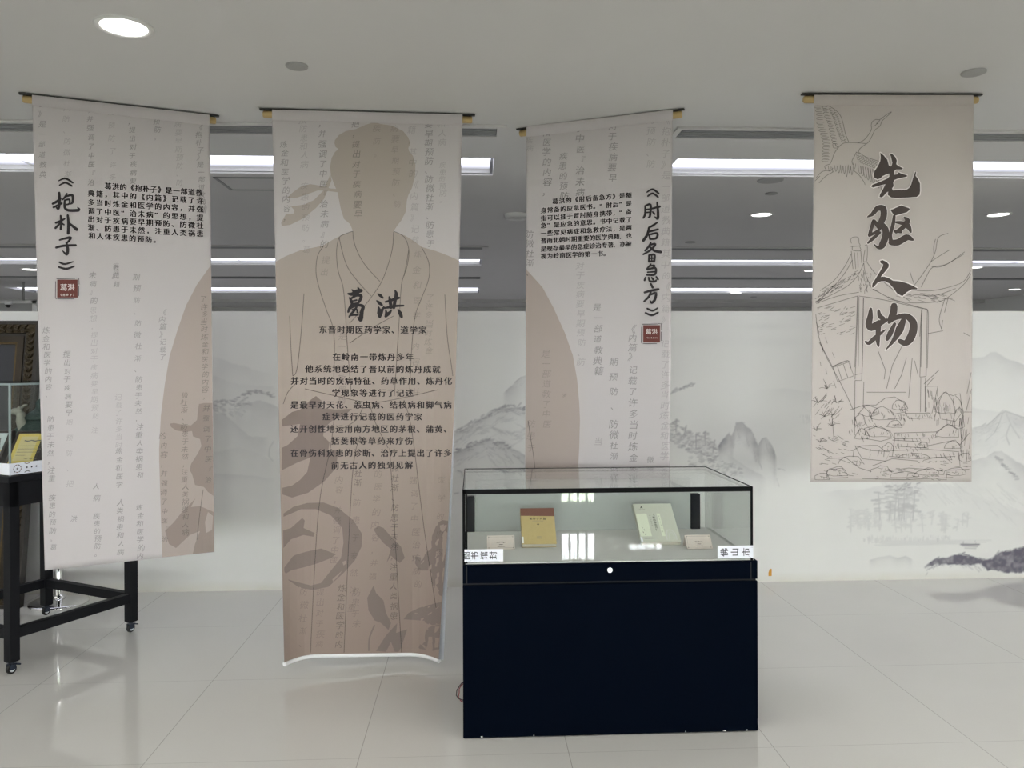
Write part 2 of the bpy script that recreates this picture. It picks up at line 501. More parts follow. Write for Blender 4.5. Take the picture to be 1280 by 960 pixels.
# ================================================================== ROOM SHELL
CEIL = 2.76
XL, XR, YB, YF = -9.0, 10.0, -10.5, 17.2
WALL_Y = 5.40
WALL_TOP = 1.858

MB().add([(XL, YB, 0), (XR, YB, 0), (XR, YF, 0), (XL, YF, 0)], [(0, 1, 2, 3)]).build('floor', M['floor'], kind='structure')

# ceiling with openings for the recessed light panels and the linear air diffusers
LIGHT_ROWS = [  # (x0, x1, y0, y1)
    (XL + 0.3, 0.13, 4.85, 5.29), (1.25, XR - 0.3, 4.83, 5.26),
    (XL + 0.3, 0.10, 9.45, 10.0), (1.25, XR - 0.3, 9.45, 10.0),
    (-7.4, 0.10, 13.0, 13.9), (1.25, 8.3, 13.0, 13.9)]
SLOT_ROWS = [
    (XL + 0.3, 0.13, 4.25, 4.40), (1.12, XR - 0.3, 4.24, 4.39),
    (XL + 0.3, 0.10, 8.50, 8.66), (1.25, XR - 0.3, 8.50, 8.66),
    (-8.4, 0.10, 11.4, 11.6), (1.25, 9.0, 11.4, 11.6)]

def plate(name, x0, x1, y0, y1, holes, z, material, kind=None, parent=None, thick=0.0):
    xs = sorted({x0, x1, *[h[0] for h in holes], *[h[1] for h in holes]})
    ys = sorted({y0, y1, *[h[2] for h in holes], *[h[3] for h in holes]})
    mb = MB()
    for i in range(len(xs) - 1):
        for j in range(len(ys) - 1):
            cx, cy = (xs[i] + xs[i + 1]) / 2, (ys[j] + ys[j + 1]) / 2
            if any(h[0] < cx < h[1] and h[2] < cy < h[3] for h in holes): continue
            if thick: mb.box((xs[i], ys[j], z), (xs[i + 1], ys[j + 1], z + thick))
            else: mb.add([(xs[i], ys[j], z), (xs[i + 1], ys[j], z), (xs[i + 1], ys[j + 1], z), (xs[i], ys[j + 1], z)], [(3, 2, 1, 0)])
    return mb.build(name, material, parent, kind)

plate('ceiling', XL, XR, YB, YF, LIGHT_ROWS, CEIL, M['ceiling'], 'structure')

# raised lip round each fixture of the first two rows
def lip(n, x0, x1, y0, y1, holes):
    plate('trim_%d' % n, x0, x1, y0, y1, holes, CEIL - 0.012, M['ceiling'], 'structure', thick=0.011)
lip(1, XL + 0.28, 0.18, 4.22, 5.33, [LIGHT_ROWS[0], SLOT_ROWS[0]])
lip(2, 1.09, XR - 0.28, 4.21, 5.30, [LIGHT_ROWS[1], SLOT_ROWS[1]])
lip(3, XL + 0.28, 0.16, 8.46, 10.05, [LIGHT_ROWS[2], SLOT_ROWS[2]])
lip(4, 1.19, XR - 0.28, 8.46, 10.05, [LIGHT_ROWS[3], SLOT_ROWS[3]])

# outer walls
MB().box((XL - 0.1, YB, 0), (XL, YF, CEIL + .3)).build('wall_left', M['wall_paint'], kind='structure')
MB().box((XR, YB, 0), (XR + 0.1, YF, CEIL + .3)).build('wall_right', M['wall_paint'], kind='structure')
MB().box((XL, YF, 0), (XR, YF + 0.1, CEIL + .3)).build('wall_far', M['far_wall'], kind='structure')
MB().box((XL, 15.2, 2.70), (XR, 15.4, CEIL)).build('trim_5', M['far_wall'], kind='structure')

MB().box((XL, -3.2, 2.00), (XR, -2.9, CEIL + .02)).build('trim_6', M['ceiling'], kind='structure')      # added unseen beam, keeps window light off the banner tops

# rear wall (behind the camera) with its windows
WINS = [(-4.5, -3.0, 1.0, 2.6), (-2.4, -0.9, 1.0, 2.6), (1.84, 2.58, 1.10, 1.47), (1.84, 2.58, 2.06, 2.66), (3.30, 4.05, 2.30, 2.46),
        (6.5, 8.0, 1.0, 2.6)]
def wall_with_holes(name, y, t, holes):
    xs = sorted({XL, XR, *[h[0] for h in holes], *[h[1] for h in holes]})
    zs = sorted({0.0, CEIL + .3, *[h[2] for h in holes], *[h[3] for h in holes]})
    mb = MB()
    for i in range(len(xs) - 1):
        for j in range(len(zs) - 1):
            cx, cz = (xs[i] + xs[i + 1]) / 2, (zs[j] + zs[j + 1]) / 2
            if any(h[0] < cx < h[1] and h[2] < cz < h[3] for h in holes): continue
            mb.box((xs[i], y - t, zs[j]), (xs[i + 1], y, zs[j + 1]))
    return mb.build(name, M['wall_paint'], kind='structure')
wall_with_holes('wall_rear', YB, 0.2, WINS)
for i, (x0, x1, z0, z1) in enumerate(WINS):
    w = MB()
    w.box((x0, YB - .13, z0), (x1, YB - .12, z1))
    wo = w.build('window_%d' % (i + 1), M['daylight_boost' if 1.5 < x0 < 4 else 'daylight'], kind='structure')
    f = MB()
    n = max(4, round((x1 - x0) / 0.5))
    for k in range(n + 1):
        xx = x0 + (x1 - x0) * k / n
        f.box((max(x0, xx - .02), YB - .12, z0), (min(x1, xx + .02), YB - .05, z1))
    for zz in ((z0, 1.42, z1) if z0 < 1.4 else (z0, z1)):
        f.box((x0, YB - .12, max(z0, zz - .02)), (x1, YB - .05, min(z1, zz + .02)))
    f.build('window_frame', M['win_frame'], wo)

# ------------------------------------------------------------------ painted partition wall (ink landscape)
PX0, PX1, PY0, PY1 = -260, 1640, 376, 752
CW, CH = PX1 - PX0, PY1 - PY0
ink = np.zeros((CH, CW), np.float32)
warm = np.zeros((CH, CW), np.float32)
YY, XX = np.mgrid[PY0:PY1, PX0:PX1].astype(np.float32)

def vnoise(scale, seed, octaves=4, stretch=1.0):
    r = np.random.default_rng(seed); out = np.zeros((CH, CW), np.float32); amp = 1.0; tot = 0
    for o in range(octaves):
        s = scale / 2 ** o
        gh, gw = int(CH / s) + 3, int(CW / (s * stretch)) + 3
        g = r.random((gh, gw)).astype(np.float32)
        y = np.arange(CH) / s; x = np.arange(CW) / (s * stretch)
        yi, xi = y.astype(int), x.astype(int); fy, fx = y - yi, x - xi
        fy = (fy * fy * (3 - 2 * fy))[:, None]; fx = (fx * fx * (3 - 2 * fx))[None]
        a = g[yi][:, xi] * (1 - fx) + g[yi][:, xi + 1] * fx
        b = g[yi + 1][:, xi] * (1 - fx) + g[yi + 1][:, xi + 1] * fx
        out += amp * (a * (1 - fy) + b * fy); tot += amp; amp *= 0.5
    return out / tot
N1, N2, N3 = vnoise(60, 1, 5, 2), vnoise(14, 2, 4, 1.5), vnoise(5, 3, 3, 1)

def wash(pts, depth, a, rough=3.0, seed=0, fade=12, tex=0.5, cut=0):
    xs = np.array([p[0] for p in pts], float); ys = np.array([p[1] for p in pts], float)
    r = np.random.default_rng(seed + 100)
    X = np.arange(PX0, PX1)
    ridge = np.interp(X, xs, ys)
    for s, am in ((23, 1.0), (9, .5), (4, .3)):
        k = r.random(int(CW / s) + 3)
        ridge = ridge + (np.interp(np.arange(CW) / s, np.arange(len(k)), k) - .5) * rough * am
    ends = np.clip((X - xs[0]) / fade, 0, 1) * np.clip((xs[-1] - X) / fade, 0, 1)
    d = YY - ridge[None]
    body = np.clip(d / 1.2 + .5, 0, 1) * np.exp(-np.clip(d, 0, None) / depth)
    t = 1 - tex + tex * 2 * N2
    if cut: body = body * np.exp(-(np.clip(d, 0, None) / cut) ** 2)
    np.maximum(ink, a * body * ends[None] * t, out=ink)

def seg(x0, y0, x1, y1, w, a):
    m = int(w * 2 + 3)
    ax, bx = int(min(x0, x1)) - m - PX0, int(max(x0, x1)) + m + 1 - PX0
    ay, by = int(min(y0, y1)) - m - PY0, int(max(y0, y1)) + m + 1 - PY0
    ax, ay, bx, by = max(ax, 0), max(ay, 0), min(bx, CW), min(by, CH)
    if ax >= bx or ay >= by: return
    gx, gy = XX[ay:by, ax:bx] - x0, YY[ay:by, ax:bx] - y0
    dx, dy = x1 - x0, y1 - y0; L = dx * dx + dy * dy + 1e-6
    t = np.clip((gx * dx + gy * dy) / L, 0, 1)
    dist = np.hypot(gx - t * dx, gy - t * dy)
    c = a * np.clip(w / 2 + .6 - dist, 0, 1)
    sub = ink[ay:by, ax:bx]; np.maximum(sub, c, out=sub)

def pline(pts, w, a, wob=0.0):
    pts = [(p[0] + random.uniform(-wob, wob), p[1] + random.uniform(-wob, wob)) for p in pts]
    for p, q in zip(pts[:-1], pts[1:]): seg(*p, *q, w, a * random.uniform(.75, 1.1))

def dabs(n, fx, w, a, seed, length=6, ang=0.0, spread=.4):
    r = random.Random(seed)
    for _ in range(n):
        x, y = fx(r); th = ang + r.uniform(-spread, spread); l = length * r.uniform(.4, 1.2)
        seg(x, y, x + l * math.cos(th), y + l * math.sin(th), w * r.uniform(.6, 1.3), a * r.uniform(.4, 1.1))

def rock_texture(pts, n, a, seed, depth=25, length=10):
    """flowing dry-brush strokes falling away from a ridge line"""
    r = random.Random(seed)
    xs = [p[0] for p in pts]; ys = [p[1] for p in pts]
    for _ in range(n):
        x = r.uniform(xs[0], xs[-1]); y0 = float(np.interp(x, xs, ys)); sl = float(np.interp(x + 3, xs, ys)) - y0
        d = depth * r.random() ** 1.6
        y = y0 + d; l = length * r.uniform(.4, 1.2)
        th = math.atan2(sl, 3) + (0.5 if sl > 0 else -0.35) * d / depth
        p = [(x, y)]
        for k in range(3):
            p.append((p[-1][0] + l / 3 * math.cos(th), p[-1][1] + l / 3 * math.sin(th))); th += r.uniform(-.2, .35)
        for q, s in zip(p[:-1], p[1:]): seg(*q, *s, r.uniform(.6, 1.2), a * (1 - .6 * d / depth) * r.uniform(.5, 1.1))

def pine(x, y, h, a, seed):
    r = random.Random(seed)
    seg(x, y, x + r.uniform(-3, 3), y - h, 1.3, a)
    for k in range(int(h / 2.2)):
        yy = y - h * (0.25 + .8 * r.random()); w = h * .32 * r.uniform(.4, 1)
        s = r.choice((-1, 1)); seg(x, yy, x + s * w, yy + r.uniform(-2, 2), 2.0, a * r.uniform(.5, 1))

# left stretch: far ridges and birds of trees between the first two banners
wash([(-250, 470), (-150, 440), (-40, 478), (60, 452), (180, 480), (262, 446), (300, 455), (345, 468)], 26, .09, 4, 1, 30)
wash([(150, 500), (230, 470), (262, 470), (300, 480), (350, 486)], 22, .10, 3, 2)
wash([(200, 520), (262, 513), (285, 522), (310, 545), (340, 548)], 24, .20, 4, 3)
wash([(285, 520), (305, 503), (325, 500), (350, 512), (420, 540)], 26, .22, 4, 4)
wash([(230, 575), (262, 566), (300, 560), (345, 575)], 15, .12, 3, 5)
wash([(200, 600), (262, 592), (345, 598)], 8, .13, 2, 6)
dabs(60, lambda r: (262 + 50 * (u := r.random()), 506 - 6 * u + r.uniform(-4, 6)), 1.5, .5, 21, 4)
dabs(40, lambda r: (295 + 45 * (u := r.random()), 496 - 7 * math.sin(u * 3.1) + r.uniform(-1.5, 1.5)), 1.6, .6, 22, 4)
dabs(25, lambda r: (265 + 40 * r.random(), 510 + 8 * r.random()), 1.2, .4, 23, 5, .5)
pline([(342, 552), (337, 560), (336, 570), (341, 576)], 1.1, .35)
# between banners two and three: rocky slopes
r1 = [(540, 556), (568, 541), (585, 533), (600, 524), (622, 512), (640, 510), (665, 512)]
r2 = [(540, 575), (568, 565), (590, 556), (605, 551), (628, 556), (650, 566), (670, 575)]
r3 = [(555, 558), (575, 547), (590, 536), (610, 532), (640, 541), (668, 530)]
wash(r1, 10, .34, 3, 7, 6); wash(r2, 12, .36, 3, 8, 6); wash(r3, 14, .10, 3, 9, 6)
for k, (rr, aa) in enumerate(((r1, .62), (r2, .66), (r3, .42))):
    rock_texture(rr, 90, aa, 30 + k, 22, 14)
dabs(60, lambda r: (568 + 95 * (u := r.random()), float(np.interp(568 + 95 * u, [p[0] for p in r1], [p[1] for p in r1])) + r.uniform(-3, 2)), 1.8, .62, 33, 5, -.4)
dabs(45, lambda r: (566 + 70 * (u := r.random()), float(np.interp(566 + 70 * u, [p[0] for p in r2], [p[1] for p in r2])) + r.uniform(-3, 2)), 1.8, .62, 34, 5, -.2)
wash([(628, 492), (640, 482), (650, 472), (660, 467), (690, 470), (740, 490)], 16, .30, 2, 10, 5)
rock_texture([(632, 488), (650, 472), (662, 467), (700, 474)], 34, .5, 36, 14, 8)
rock_texture([(568, 585), (600, 590), (640, 596)], 30, .30, 37, 10, 16)
pline([(572, 588), (577, 590), (578, 595)], 1.2, .5); seg(568, 617, 573, 616, 1.4, .4)
# between banners three and four: pines, mist, a lone crag
wash([(940, 488), (980, 486), (1018, 491), (1100, 482)], 22, .07, 2, 11, 40, .3)
ink += .15 * np.exp(-((XX - 930) / 85) ** 2 - ((YY - 555) / 38) ** 2) * (.5 + N1)
dabs(26, lambda r: (836 + 30 * (u := r.random()), 492 - 12 * u + r.uniform(-1.5, 1.5)), 1.5, .55, 40, 5, -.35)
wash([(800, 560), (838, 541), (865, 548), (895, 556), (930, 582), (960, 600)], 22, .22, 5, 12, 10)
dabs(230, lambda r: (836 + 58 * (u := r.random()), 532 + 26 * u + r.uniform(-6, 22)), 1.7, .52, 41, 4, 0)
dabs(120, lambda r: (860 + 65 * (u := r.random()), 575 + 12 * u + r.uniform(-6, 10)), 1.6, .42, 42, 4, 0)
for k, (x, y) in enumerate(((870, 560), (882, 556), (855, 548), (845, 540), (891, 566))): pine(x, y, 16, .6, 50 + k)
pline([(858, 578), (868, 567), (880, 573), (893, 580)], 1.6, .0)
crag = [(895, 562), (903, 550), (911, 541), (915, 545), (918, 536), (920, 528), (928, 527), (934, 534), (939, 537), (943, 548), (948, 556), (953, 547), (958, 546), (965, 556), (972, 575)]
wash(crag, 60, .60, 1.5, 13, 4, .6, 30)
ink += .16 * np.exp(-((XX - 940) / 60) ** 2 - ((YY - 585) / 18) ** 2) * (.4 + N2)
rock_texture(crag, 80, .60, 45, 30, 9)
for (x, y, l) in ((921, 530, 18), (932, 534, 24), (941, 548, 30), (913, 545, 15), (957, 550, 16), (948, 570, 16)): pline([(x, y), (x + 1, y + l / 2), (x + 4, y + l)], 1.4, .5, .5)
dabs(20, lambda r: (1000 + 14 * r.random(), 518 + 10 * r.random()), .9, .25, 46, 5, 1.57, .1)
# right-hand mountains
wash([(1150, 470), (1216, 448), (1230, 446), (1238, 440), (1245, 440), (1258, 449), (1280, 455), (1400, 470), (1560, 450)], 24, .20, 2, 14, 20, .3)
wash([(1150, 500), (1216, 510), (1240, 514), (1280, 520)], 20, .13, 2, 15)
m1 = [(1180, 545), (1216, 536), (1235, 530), (1250, 516), (1256, 514), (1270, 519), (1290, 524), (1380, 560), (1500, 520)]
wash(m1, 26, .26, 3, 16, 8); rock_texture(m1[:7], 80, .40, 47, 40, 16)
for q in ([(1254, 516), (1250, 528), (1244, 540), (1232, 552)], [(1258, 517), (1264, 532), (1274, 548)], [(1262, 530), (1258, 545), (1262, 556)], [(1216, 536), (1235, 531), (1250, 517), (1257, 514), (1280, 522)]): pline(q, 1.2, .42, .6)
wash([(1190, 575), (1216, 576), (1232, 572), (1243, 564), (1252, 565), (1290, 590), (1400, 600)], 30, .27, 3, 17, 8)
dabs(30, lambda r: (1244 + 26 * (u := r.random()), 571 + 28 * u + r.uniform(-2, 2)), 2.2, .55, 48, 5, .3)
dabs(120, lambda r: (1100 + 180 * (u := r.random()), 600 + 45 * u * r.random() + 8 * r.random()), .9, .22, 49, 16, .75, .2)
wash([(1020, 615), (1080, 612), (1130, 600), (1180, 605), (1280, 640), (1400, 660)], 40, .11, 4, 18, 30)
# pines, reeds, shore and boat
for k in range(34):
    x = 1060 + 150 * random.random(); pine(x, 660 + random.uniform(-8, 6), random.uniform(12, 24), .20, 60 + k)
for k, (x, h) in enumerate(((1124, 42), (1130, 46), (1100, 34), (1118, 38), (1141, 36), (1127, 20), (1112, 22))): pine(x, 650, h, .40, 100 + k)
dabs(46, lambda r: (1105 + 45 * r.random(), 604 + 16 * r.random()), 1.6, .50, 71, 6, -.1)
dabs(90, lambda r: (1078 + 110 * r.random(), 669 + 5 * r.random()), .8, .28, 72, 5, 1.57, .2)
for k in range(10): seg(1090 + 15 * random.random(), 676 + k * .7, 1200 + 40 * random.random(), 675 + k * .5, .8, .16)
seg(1201, 680.5, 1224, 680.5, 1.8, .75); seg(1203, 682, 1222, 683, 1.6, .5); seg(1206, 685, 1220, 685.5, 1.2, .4); seg(1204, 677, 1204, 680, .8, .5); seg(1219, 676, 1220, 680, .8, .4)
wash([(1085, 701), (1098, 696), (1112, 694), (1122, 697), (1132, 695), (1142, 700)], 6, .26, 1.5, 19, 4)
shore = [(1154, 708), (1170, 697), (1184, 696), (1200, 692), (1215, 695), (1230, 699), (1240, 697), (1248, 690), (1262, 687), (1285, 682), (1400, 690), (1560, 670)]
X = np.arange(PX0, PX1)
lo = np.interp(X, [1154, 1185, 1210, 1226, 1234, 1262, 1300, 1560], [709, 705, 707, 704, 713, 716, 716, 716])[None]
up = np.interp(X, [p[0] for p in shore], [p[1] for p in shore])[None] + (N2[0:1] - .5) * 6
band = np.clip(YY - up, 0, 1) * np.clip(lo + (N3 - .5) * 5 - YY, 0, 1) * (X >= 1154)[None]
np.maximum(ink, band * (0.80 + .6 * (N3 - .35)), out=ink)
rock_texture(shore[:10], 120, .95, 73, 14, 9)
dabs(40, lambda r: (1165 + 50 * r.random(), 699 + 7 * r.random()), 1.1, .10, 74, 8, .3)
# clouds of thin mist, stains and dirt along the foot of the wall
ink += 0.035 * np.clip(N1 - .45, 0, 1) * 2
for (x, y, w, h, a) in ((870, 426, 40, 6, .05), (970, 428, 34, 6, .05), (960, 408, 26, 4, .06)):
    ink += a * np.exp(-((XX - x) / w) ** 2 - ((YY - y) / h) ** 2)
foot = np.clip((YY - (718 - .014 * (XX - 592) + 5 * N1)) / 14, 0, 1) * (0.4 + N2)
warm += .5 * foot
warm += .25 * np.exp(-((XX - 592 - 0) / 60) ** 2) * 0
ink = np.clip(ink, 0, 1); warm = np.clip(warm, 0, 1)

def build_partition():
    x0, x1 = -4.6, 7.2
    nx, nz = 2100, 344
    gx = np.linspace(x0, x1, nx); gz = np.linspace(0, WALL_TOP, nz)
    GX, GZ = np.meshgrid(gx, gz)
    P = np.stack([GX.ravel(), np.full(GX.size, WALL_Y), GZ.ravel()], -1)
    px, py = project(P)
    u = np.clip(px - PX0, 0, CW - 1.01); v = np.clip(py - PY0, 0, CH - 1.01)
    ui, vi = u.astype(int), v.astype(int); fu, fv = u - ui, v - vi
    def samp(A):
        return (A[vi, ui] * (1 - fu) + A[vi, np.minimum(ui + 1, CW - 1)] * fu) * (1 - fv) + (A[np.minimum(vi + 1, CH - 1), ui] * (1 - fu) + A[np.minimum(vi + 1, CH - 1), np.minimum(ui + 1, CW - 1)] * fu) * fv
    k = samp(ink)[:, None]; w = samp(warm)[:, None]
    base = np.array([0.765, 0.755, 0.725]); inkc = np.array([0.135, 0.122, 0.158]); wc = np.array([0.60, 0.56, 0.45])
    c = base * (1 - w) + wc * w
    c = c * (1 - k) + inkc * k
    col = np.concatenate([c, np.ones((len(c), 1))], 1).astype(np.float32)
    me = bpy.data.meshes.new('wall_back')
    nv = nx * nz; nf = (nx - 1) * (nz - 1)
    idx = np.arange(nv).reshape(nz, nx)
    F = np.stack([idx[:-1, :-1], idx[:-1, 1:], idx[1:, 1:], idx[1:, :-1]], -1).reshape(-1).astype(np.int32)
    # box behind the painted face
    T = 0.12
    extra = np.array([(x0, WALL_Y, 0), (x1, WALL_Y, 0), (x1, WALL_Y, WALL_TOP), (x0, WALL_Y, WALL_TOP),
                      (x0, WALL_Y + T, 0), (x1, WALL_Y + T, 0), (x1, WALL_Y + T, WALL_TOP), (x0, WALL_Y + T, WALL_TOP)], float)
    b = nv
    Fx = np.array([(b + 3, b + 2, b + 6, b + 7), (b + 5, b + 4, b + 7, b + 6), (b + 0, b + 3, b + 7, b + 4), (b + 1, b + 5, b + 6, b + 2)], np.int32)
    V = np.concatenate([P, extra]).astype(np.float32)
    me.vertices.add(len(V)); me.vertices.foreach_set('co', V.ravel())
    FF = np.concatenate([F, Fx.ravel()])
    me.loops.add(len(FF)); me.loops.foreach_set('vertex_index', FF)
    me.polygons.add(nf + 4); me.polygons.foreach_set('loop_start', np.arange(0, len(FF), 4, dtype=np.int32))
    me.update(calc_edges=True)
    at = me.color_attributes.new('artwork', 'FLOAT_COLOR', 'POINT')
    cc = np.concatenate([col, np.tile(np.array([[.80, .80, .77, 1]], np.float32), (8, 1))])
    at.data.foreach_set('color', cc.ravel())
    m = mat('painted_partition', (0.7, 0.7, 0.7), 0.85)
    nt = m.node_tree; an = nt.nodes.new('ShaderNodeVertexColor'); an.layer_name = 'artwork'
    nt.links.new(an.outputs[0], nt.nodes['Principled BSDF'].inputs['Base Color'])
    me.materials.append(m)
    o = bpy.data.objects.new('wall_back', me); COL.objects.link(o); o['kind'] = 'structure'
build_partition()

# ================================================================== HANGING BANNERS
class Banner:
    """A cloth hung from a rod under the ceiling. The rod line is found on the ceiling plane; the cloth hangs in
    the vertical plane below it, with a gentle curl d(s,t) towards the viewer."""
    def __init__(self, rodL, rodR, TL, TR, BL, BR, curl, label, mats, extra_bottom=None, right_edge=None):
        self.rx = right_edge
        zr = CEIL - 0.004
        self.pl = at_z(*rodL, zr); self.pr = at_z(*rodR, zr)
        e = self.pr - self.pl; e[2] = 0; self.len = np.linalg.norm(e); self.e = e / self.len
        self.n = np.array([self.e[1], -self.e[0], 0.0])      # towards the camera
        if self.n @ (CAMP - self.pl) < 0: self.n = -self.n
        self.TL, self.TR, self.BL, self.BR = [np.array(a, float) for a in (TL, TR, BL, BR)]
        self.curl = curl; self.eb = extra_bottom or (lambda s: 0 * s)
        c = (self.pl + self.pr) / 2
        zb = on_plane(*((self.BL + self.BR) / 2), self.pl, self.n)[2]
        self.root = thing('hanging_banner', label, 'banner', (c[0], c[1], zb), 0, 'scroll banners hung from the ceiling')
        self.org = np.array([c[0], c[1], zb])
        self.mats = mats
    def ed(self, t):
        xr = np.interp(t, *self.rx) if self.rx is not None else self.TR[0] + (self.BR[0] - self.TR[0]) * t
        return (self.TL[0] + (self.BL[0] - self.TL[0]) * t, xr)
    def ytop(self, s): return self.TL[1] + (self.TR[1] - self.TL[1]) * s
    def ybot(self, s): return self.BL[1] + (self.BR[1] - self.BL[1]) * s + self.eb(s)
    def cast(self, px, py, d):
        r = rays(px, py)
        t = (((self.pl - CAMP) @ self.n) + d) / (r @ self.n)
        return CAMP + r * t[..., None]
    def st(self, px, py):
        s = np.full_like(px, .5); t = np.full_like(px, .5)
        for _ in range(12):
            t = (py - self.ytop(s)) / (self.ybot(s) - self.ytop(s))
            xl, xr = self.ed(t); s = np.clip((px - xl) / (xr - xl), 0, 1)
        return s, np.clip(t, 0, 1)
    def map(self, px, py, layer):
        px = np.asarray(px, float); py = np.asarray(py, float)
        s, t = self.st(px, py)
        # keep the print inside the cloth
        xl, xr = self.ed(t); px = np.clip(px, xl + .3, xr - .3)
        py = np.clip(py, self.ytop(s) + .3, self.ybot(s) - .3)
        return self.cast(px, py, self.curl(s, t) + .0012 + .0007 * layer)
    def cloth(self, art, cloth_mat, hem=None):
        S, T = np.meshgrid(np.linspace(0, 1, 61), np.linspace(0, 1, 81))
        xl, xr = self.ed(T); px = xl + (xr - xl) * S
        py = self.ytop(S) + (self.ybot(S) - self.ytop(S)) * T
        P = self.cast(px, py, self.curl(S, T)); ns, nt_ = 61, 81
        V = P.reshape(-1, 3); B = V - self.n * 0.0025
        mb = MB(self.org); k = len(V)
        ids = np.arange(k).reshape(nt_, ns)
        q = [(ids[i, j], ids[i, j + 1], ids[i + 1, j + 1], ids[i + 1, j]) for i in range(nt_ - 1) for j in range(ns - 1)]
        mb.add(np.concatenate([V, B]), [], 0)
        mb.f += [[a, d, c, b] for a, b, c, d in q]; mb.m += [0] * len(q); mb.s += [True] * len(q)
        mb.f += [[a + k, b + k, c + k, d + k] for a, b, c, d in q]; mb.m += [1] * len(q); mb.s += [True] * len(q)
        rim = list(ids[0, :]) + list(ids[1:, -1]) + list(ids[-1, -2::-1]) + list(ids[-2:0:-1, 0])
        for a, b in zip(rim, rim[1:] + rim[:1]):
            mb.f.append([a, b, b + k, a + k]); mb.m.append(1); mb.s.append(False)
        # the printed pattern belongs to the cloth
        if art is not None:
            art.cut(9)
            A = self.map([p[0] for p in art.v], [p[1] for p in art.v], np.array(art.layer, float))
            kk = len(mb.v)
            mb.v.extend([tuple(p) for p in A])
            mb.f += [[i + kk for i in f[::-1]] for f in art.f]; mb.m += [i + 2 for i in art.m]; mb.s += [False] * len(art.f)
        self.cl = mb.build('cloth', [cloth_mat, M['cloth_back']] + self.mats, self.root)
        # sleeve seam at the top
        sm = MB(self.org)
        S1 = np.linspace(0, 1, 40); xx = self.TL[0] + (self.TR[0] - self.TL[0]) * S1
        a = self.cast(xx, self.ytop(S1) + .0, self.curl(S1, S1 * 0) + .004); b = self.cast(xx, self.ytop(S1) + 13, self.curl(S1, S1 * 0) + .0045)
        c = self.cast(xx, self.ytop(S1) + 13.4, self.curl(S1, S1 * 0) + .0008)
        n = 40
        sm.add(np.concatenate([a, b, c]), [(i, i + n, i + n + 1, i + 1) for i in range(n - 1)] + [(i + n, i + 2 * n, i + 2 * n + 1, i + n + 1) for i in range(n - 1)], 0, True)
        sm.build('rod_sleeve', cloth_mat, self.root)
        if hem: self.hem(hem)
        return self.cl
    def hem(self, r):
        s = np.linspace(0, 1, 50); px = self.BL[0] + (self.BR[0] - self.BL[0]) * s
        P = self.cast(px, self.ybot(s), self.curl(s, np.ones_like(s)))
        P = P + np.array([0, 0, -r * .8]) - self.n * (r * .7)
        MB(self.org).tube(P.tolist(), r, seg=10).build('bottom_hem', M['cloth_back'], self.root)
    def rod(self, inset=0.014):
        a, b = self.pl, self.pr
        u = self.e
        z = CEIL - 0.004
        rr = 0.017
        mb = MB(self.org)
        A = a + u * inset - self.n * .021; Bp = b - u * inset - self.n * .021
        zc = z - 0.007 - rr
        mb.tube([(A[0], A[1], zc), (A[0] + u[0] * .004, A[1] + u[1] * .004, zc), (Bp[0] - u[0] * .004, Bp[1] - u[1] * .004, zc), (Bp[0], Bp[1], zc)], [rr * .8, rr, rr, rr * .8], seg=10)
        mb.build('wooden_rod', M['rod_wood'], self.root)
        k = MB(self.org)
        h = self.n * .010
        q = []
        for zz in (z, z - .006):
            for pt, sg in ((a, -1), (a, 1), (b, 1), (b, -1)):
                q.append((pt[0] + h[0] * sg - self.n[0] * .012, pt[1] + h[1] * sg - self.n[1] * .012, zz))
        k.add(q, [(0, 1, 2, 3), (7, 6, 5, 4), (0, 4, 5, 1), (1, 5, 6, 2), (2, 6, 7, 3), (3, 7, 4, 0)])
        k.build('mounting_strip', M['rail_black'], self.root)
    def chars(self, art, axis, cuts, label=None):
        V = np.array(art.v)
        grp = [[] for _ in range(len(cuts) + 1)]
        for f, m in zip(art.f, art.m):
            c = V[f].mean(0)[axis]; grp[sum(c > q for q in cuts)].append((f, m))
        for g in grp:
            a = Art()
            for f, m in g: a.add([art.v[i] for i in f], [list(range(len(f)))], m, art.layer[f[0]])
            self.part(a, 'title_character', label=label)
    def part(self, art, name, mats=None, label=None):
        o = art.to_mesh(self.map, name, self.mats if mats is None else mats, self.cl, self.org)
        if label: o['label'] = label
        return o

PM = [M['print_tan'], M['print_brown'], M['ink'], M['faint'], M['fainter'], M['line'], M['ink_brown'], M['ink_white'], M['seal_red']]
TAN, BRN, INK, FAINT, FAINTER, LINE, INKB, HALO, SEAL = range(9)

def columns(art, cols, size=10):
    for s, x0, y0, x1, y1, mi in cols:
        n = max(1, len(s) - 1); sz = min(size, abs(y1 - y0) / n * .98)
        art.line_text(s, x0, y0, x1, y1, sz, mi, 2, bold=-0.004, vertical=True, shear=.18, jit=.8, sx=1.05)

def zs(art, strokes, off, sc, mi, wm=1.0, layer=4):
    for st in strokes: art.stroke(st, mi, layer, off=off, sc=sc, wm=wm)

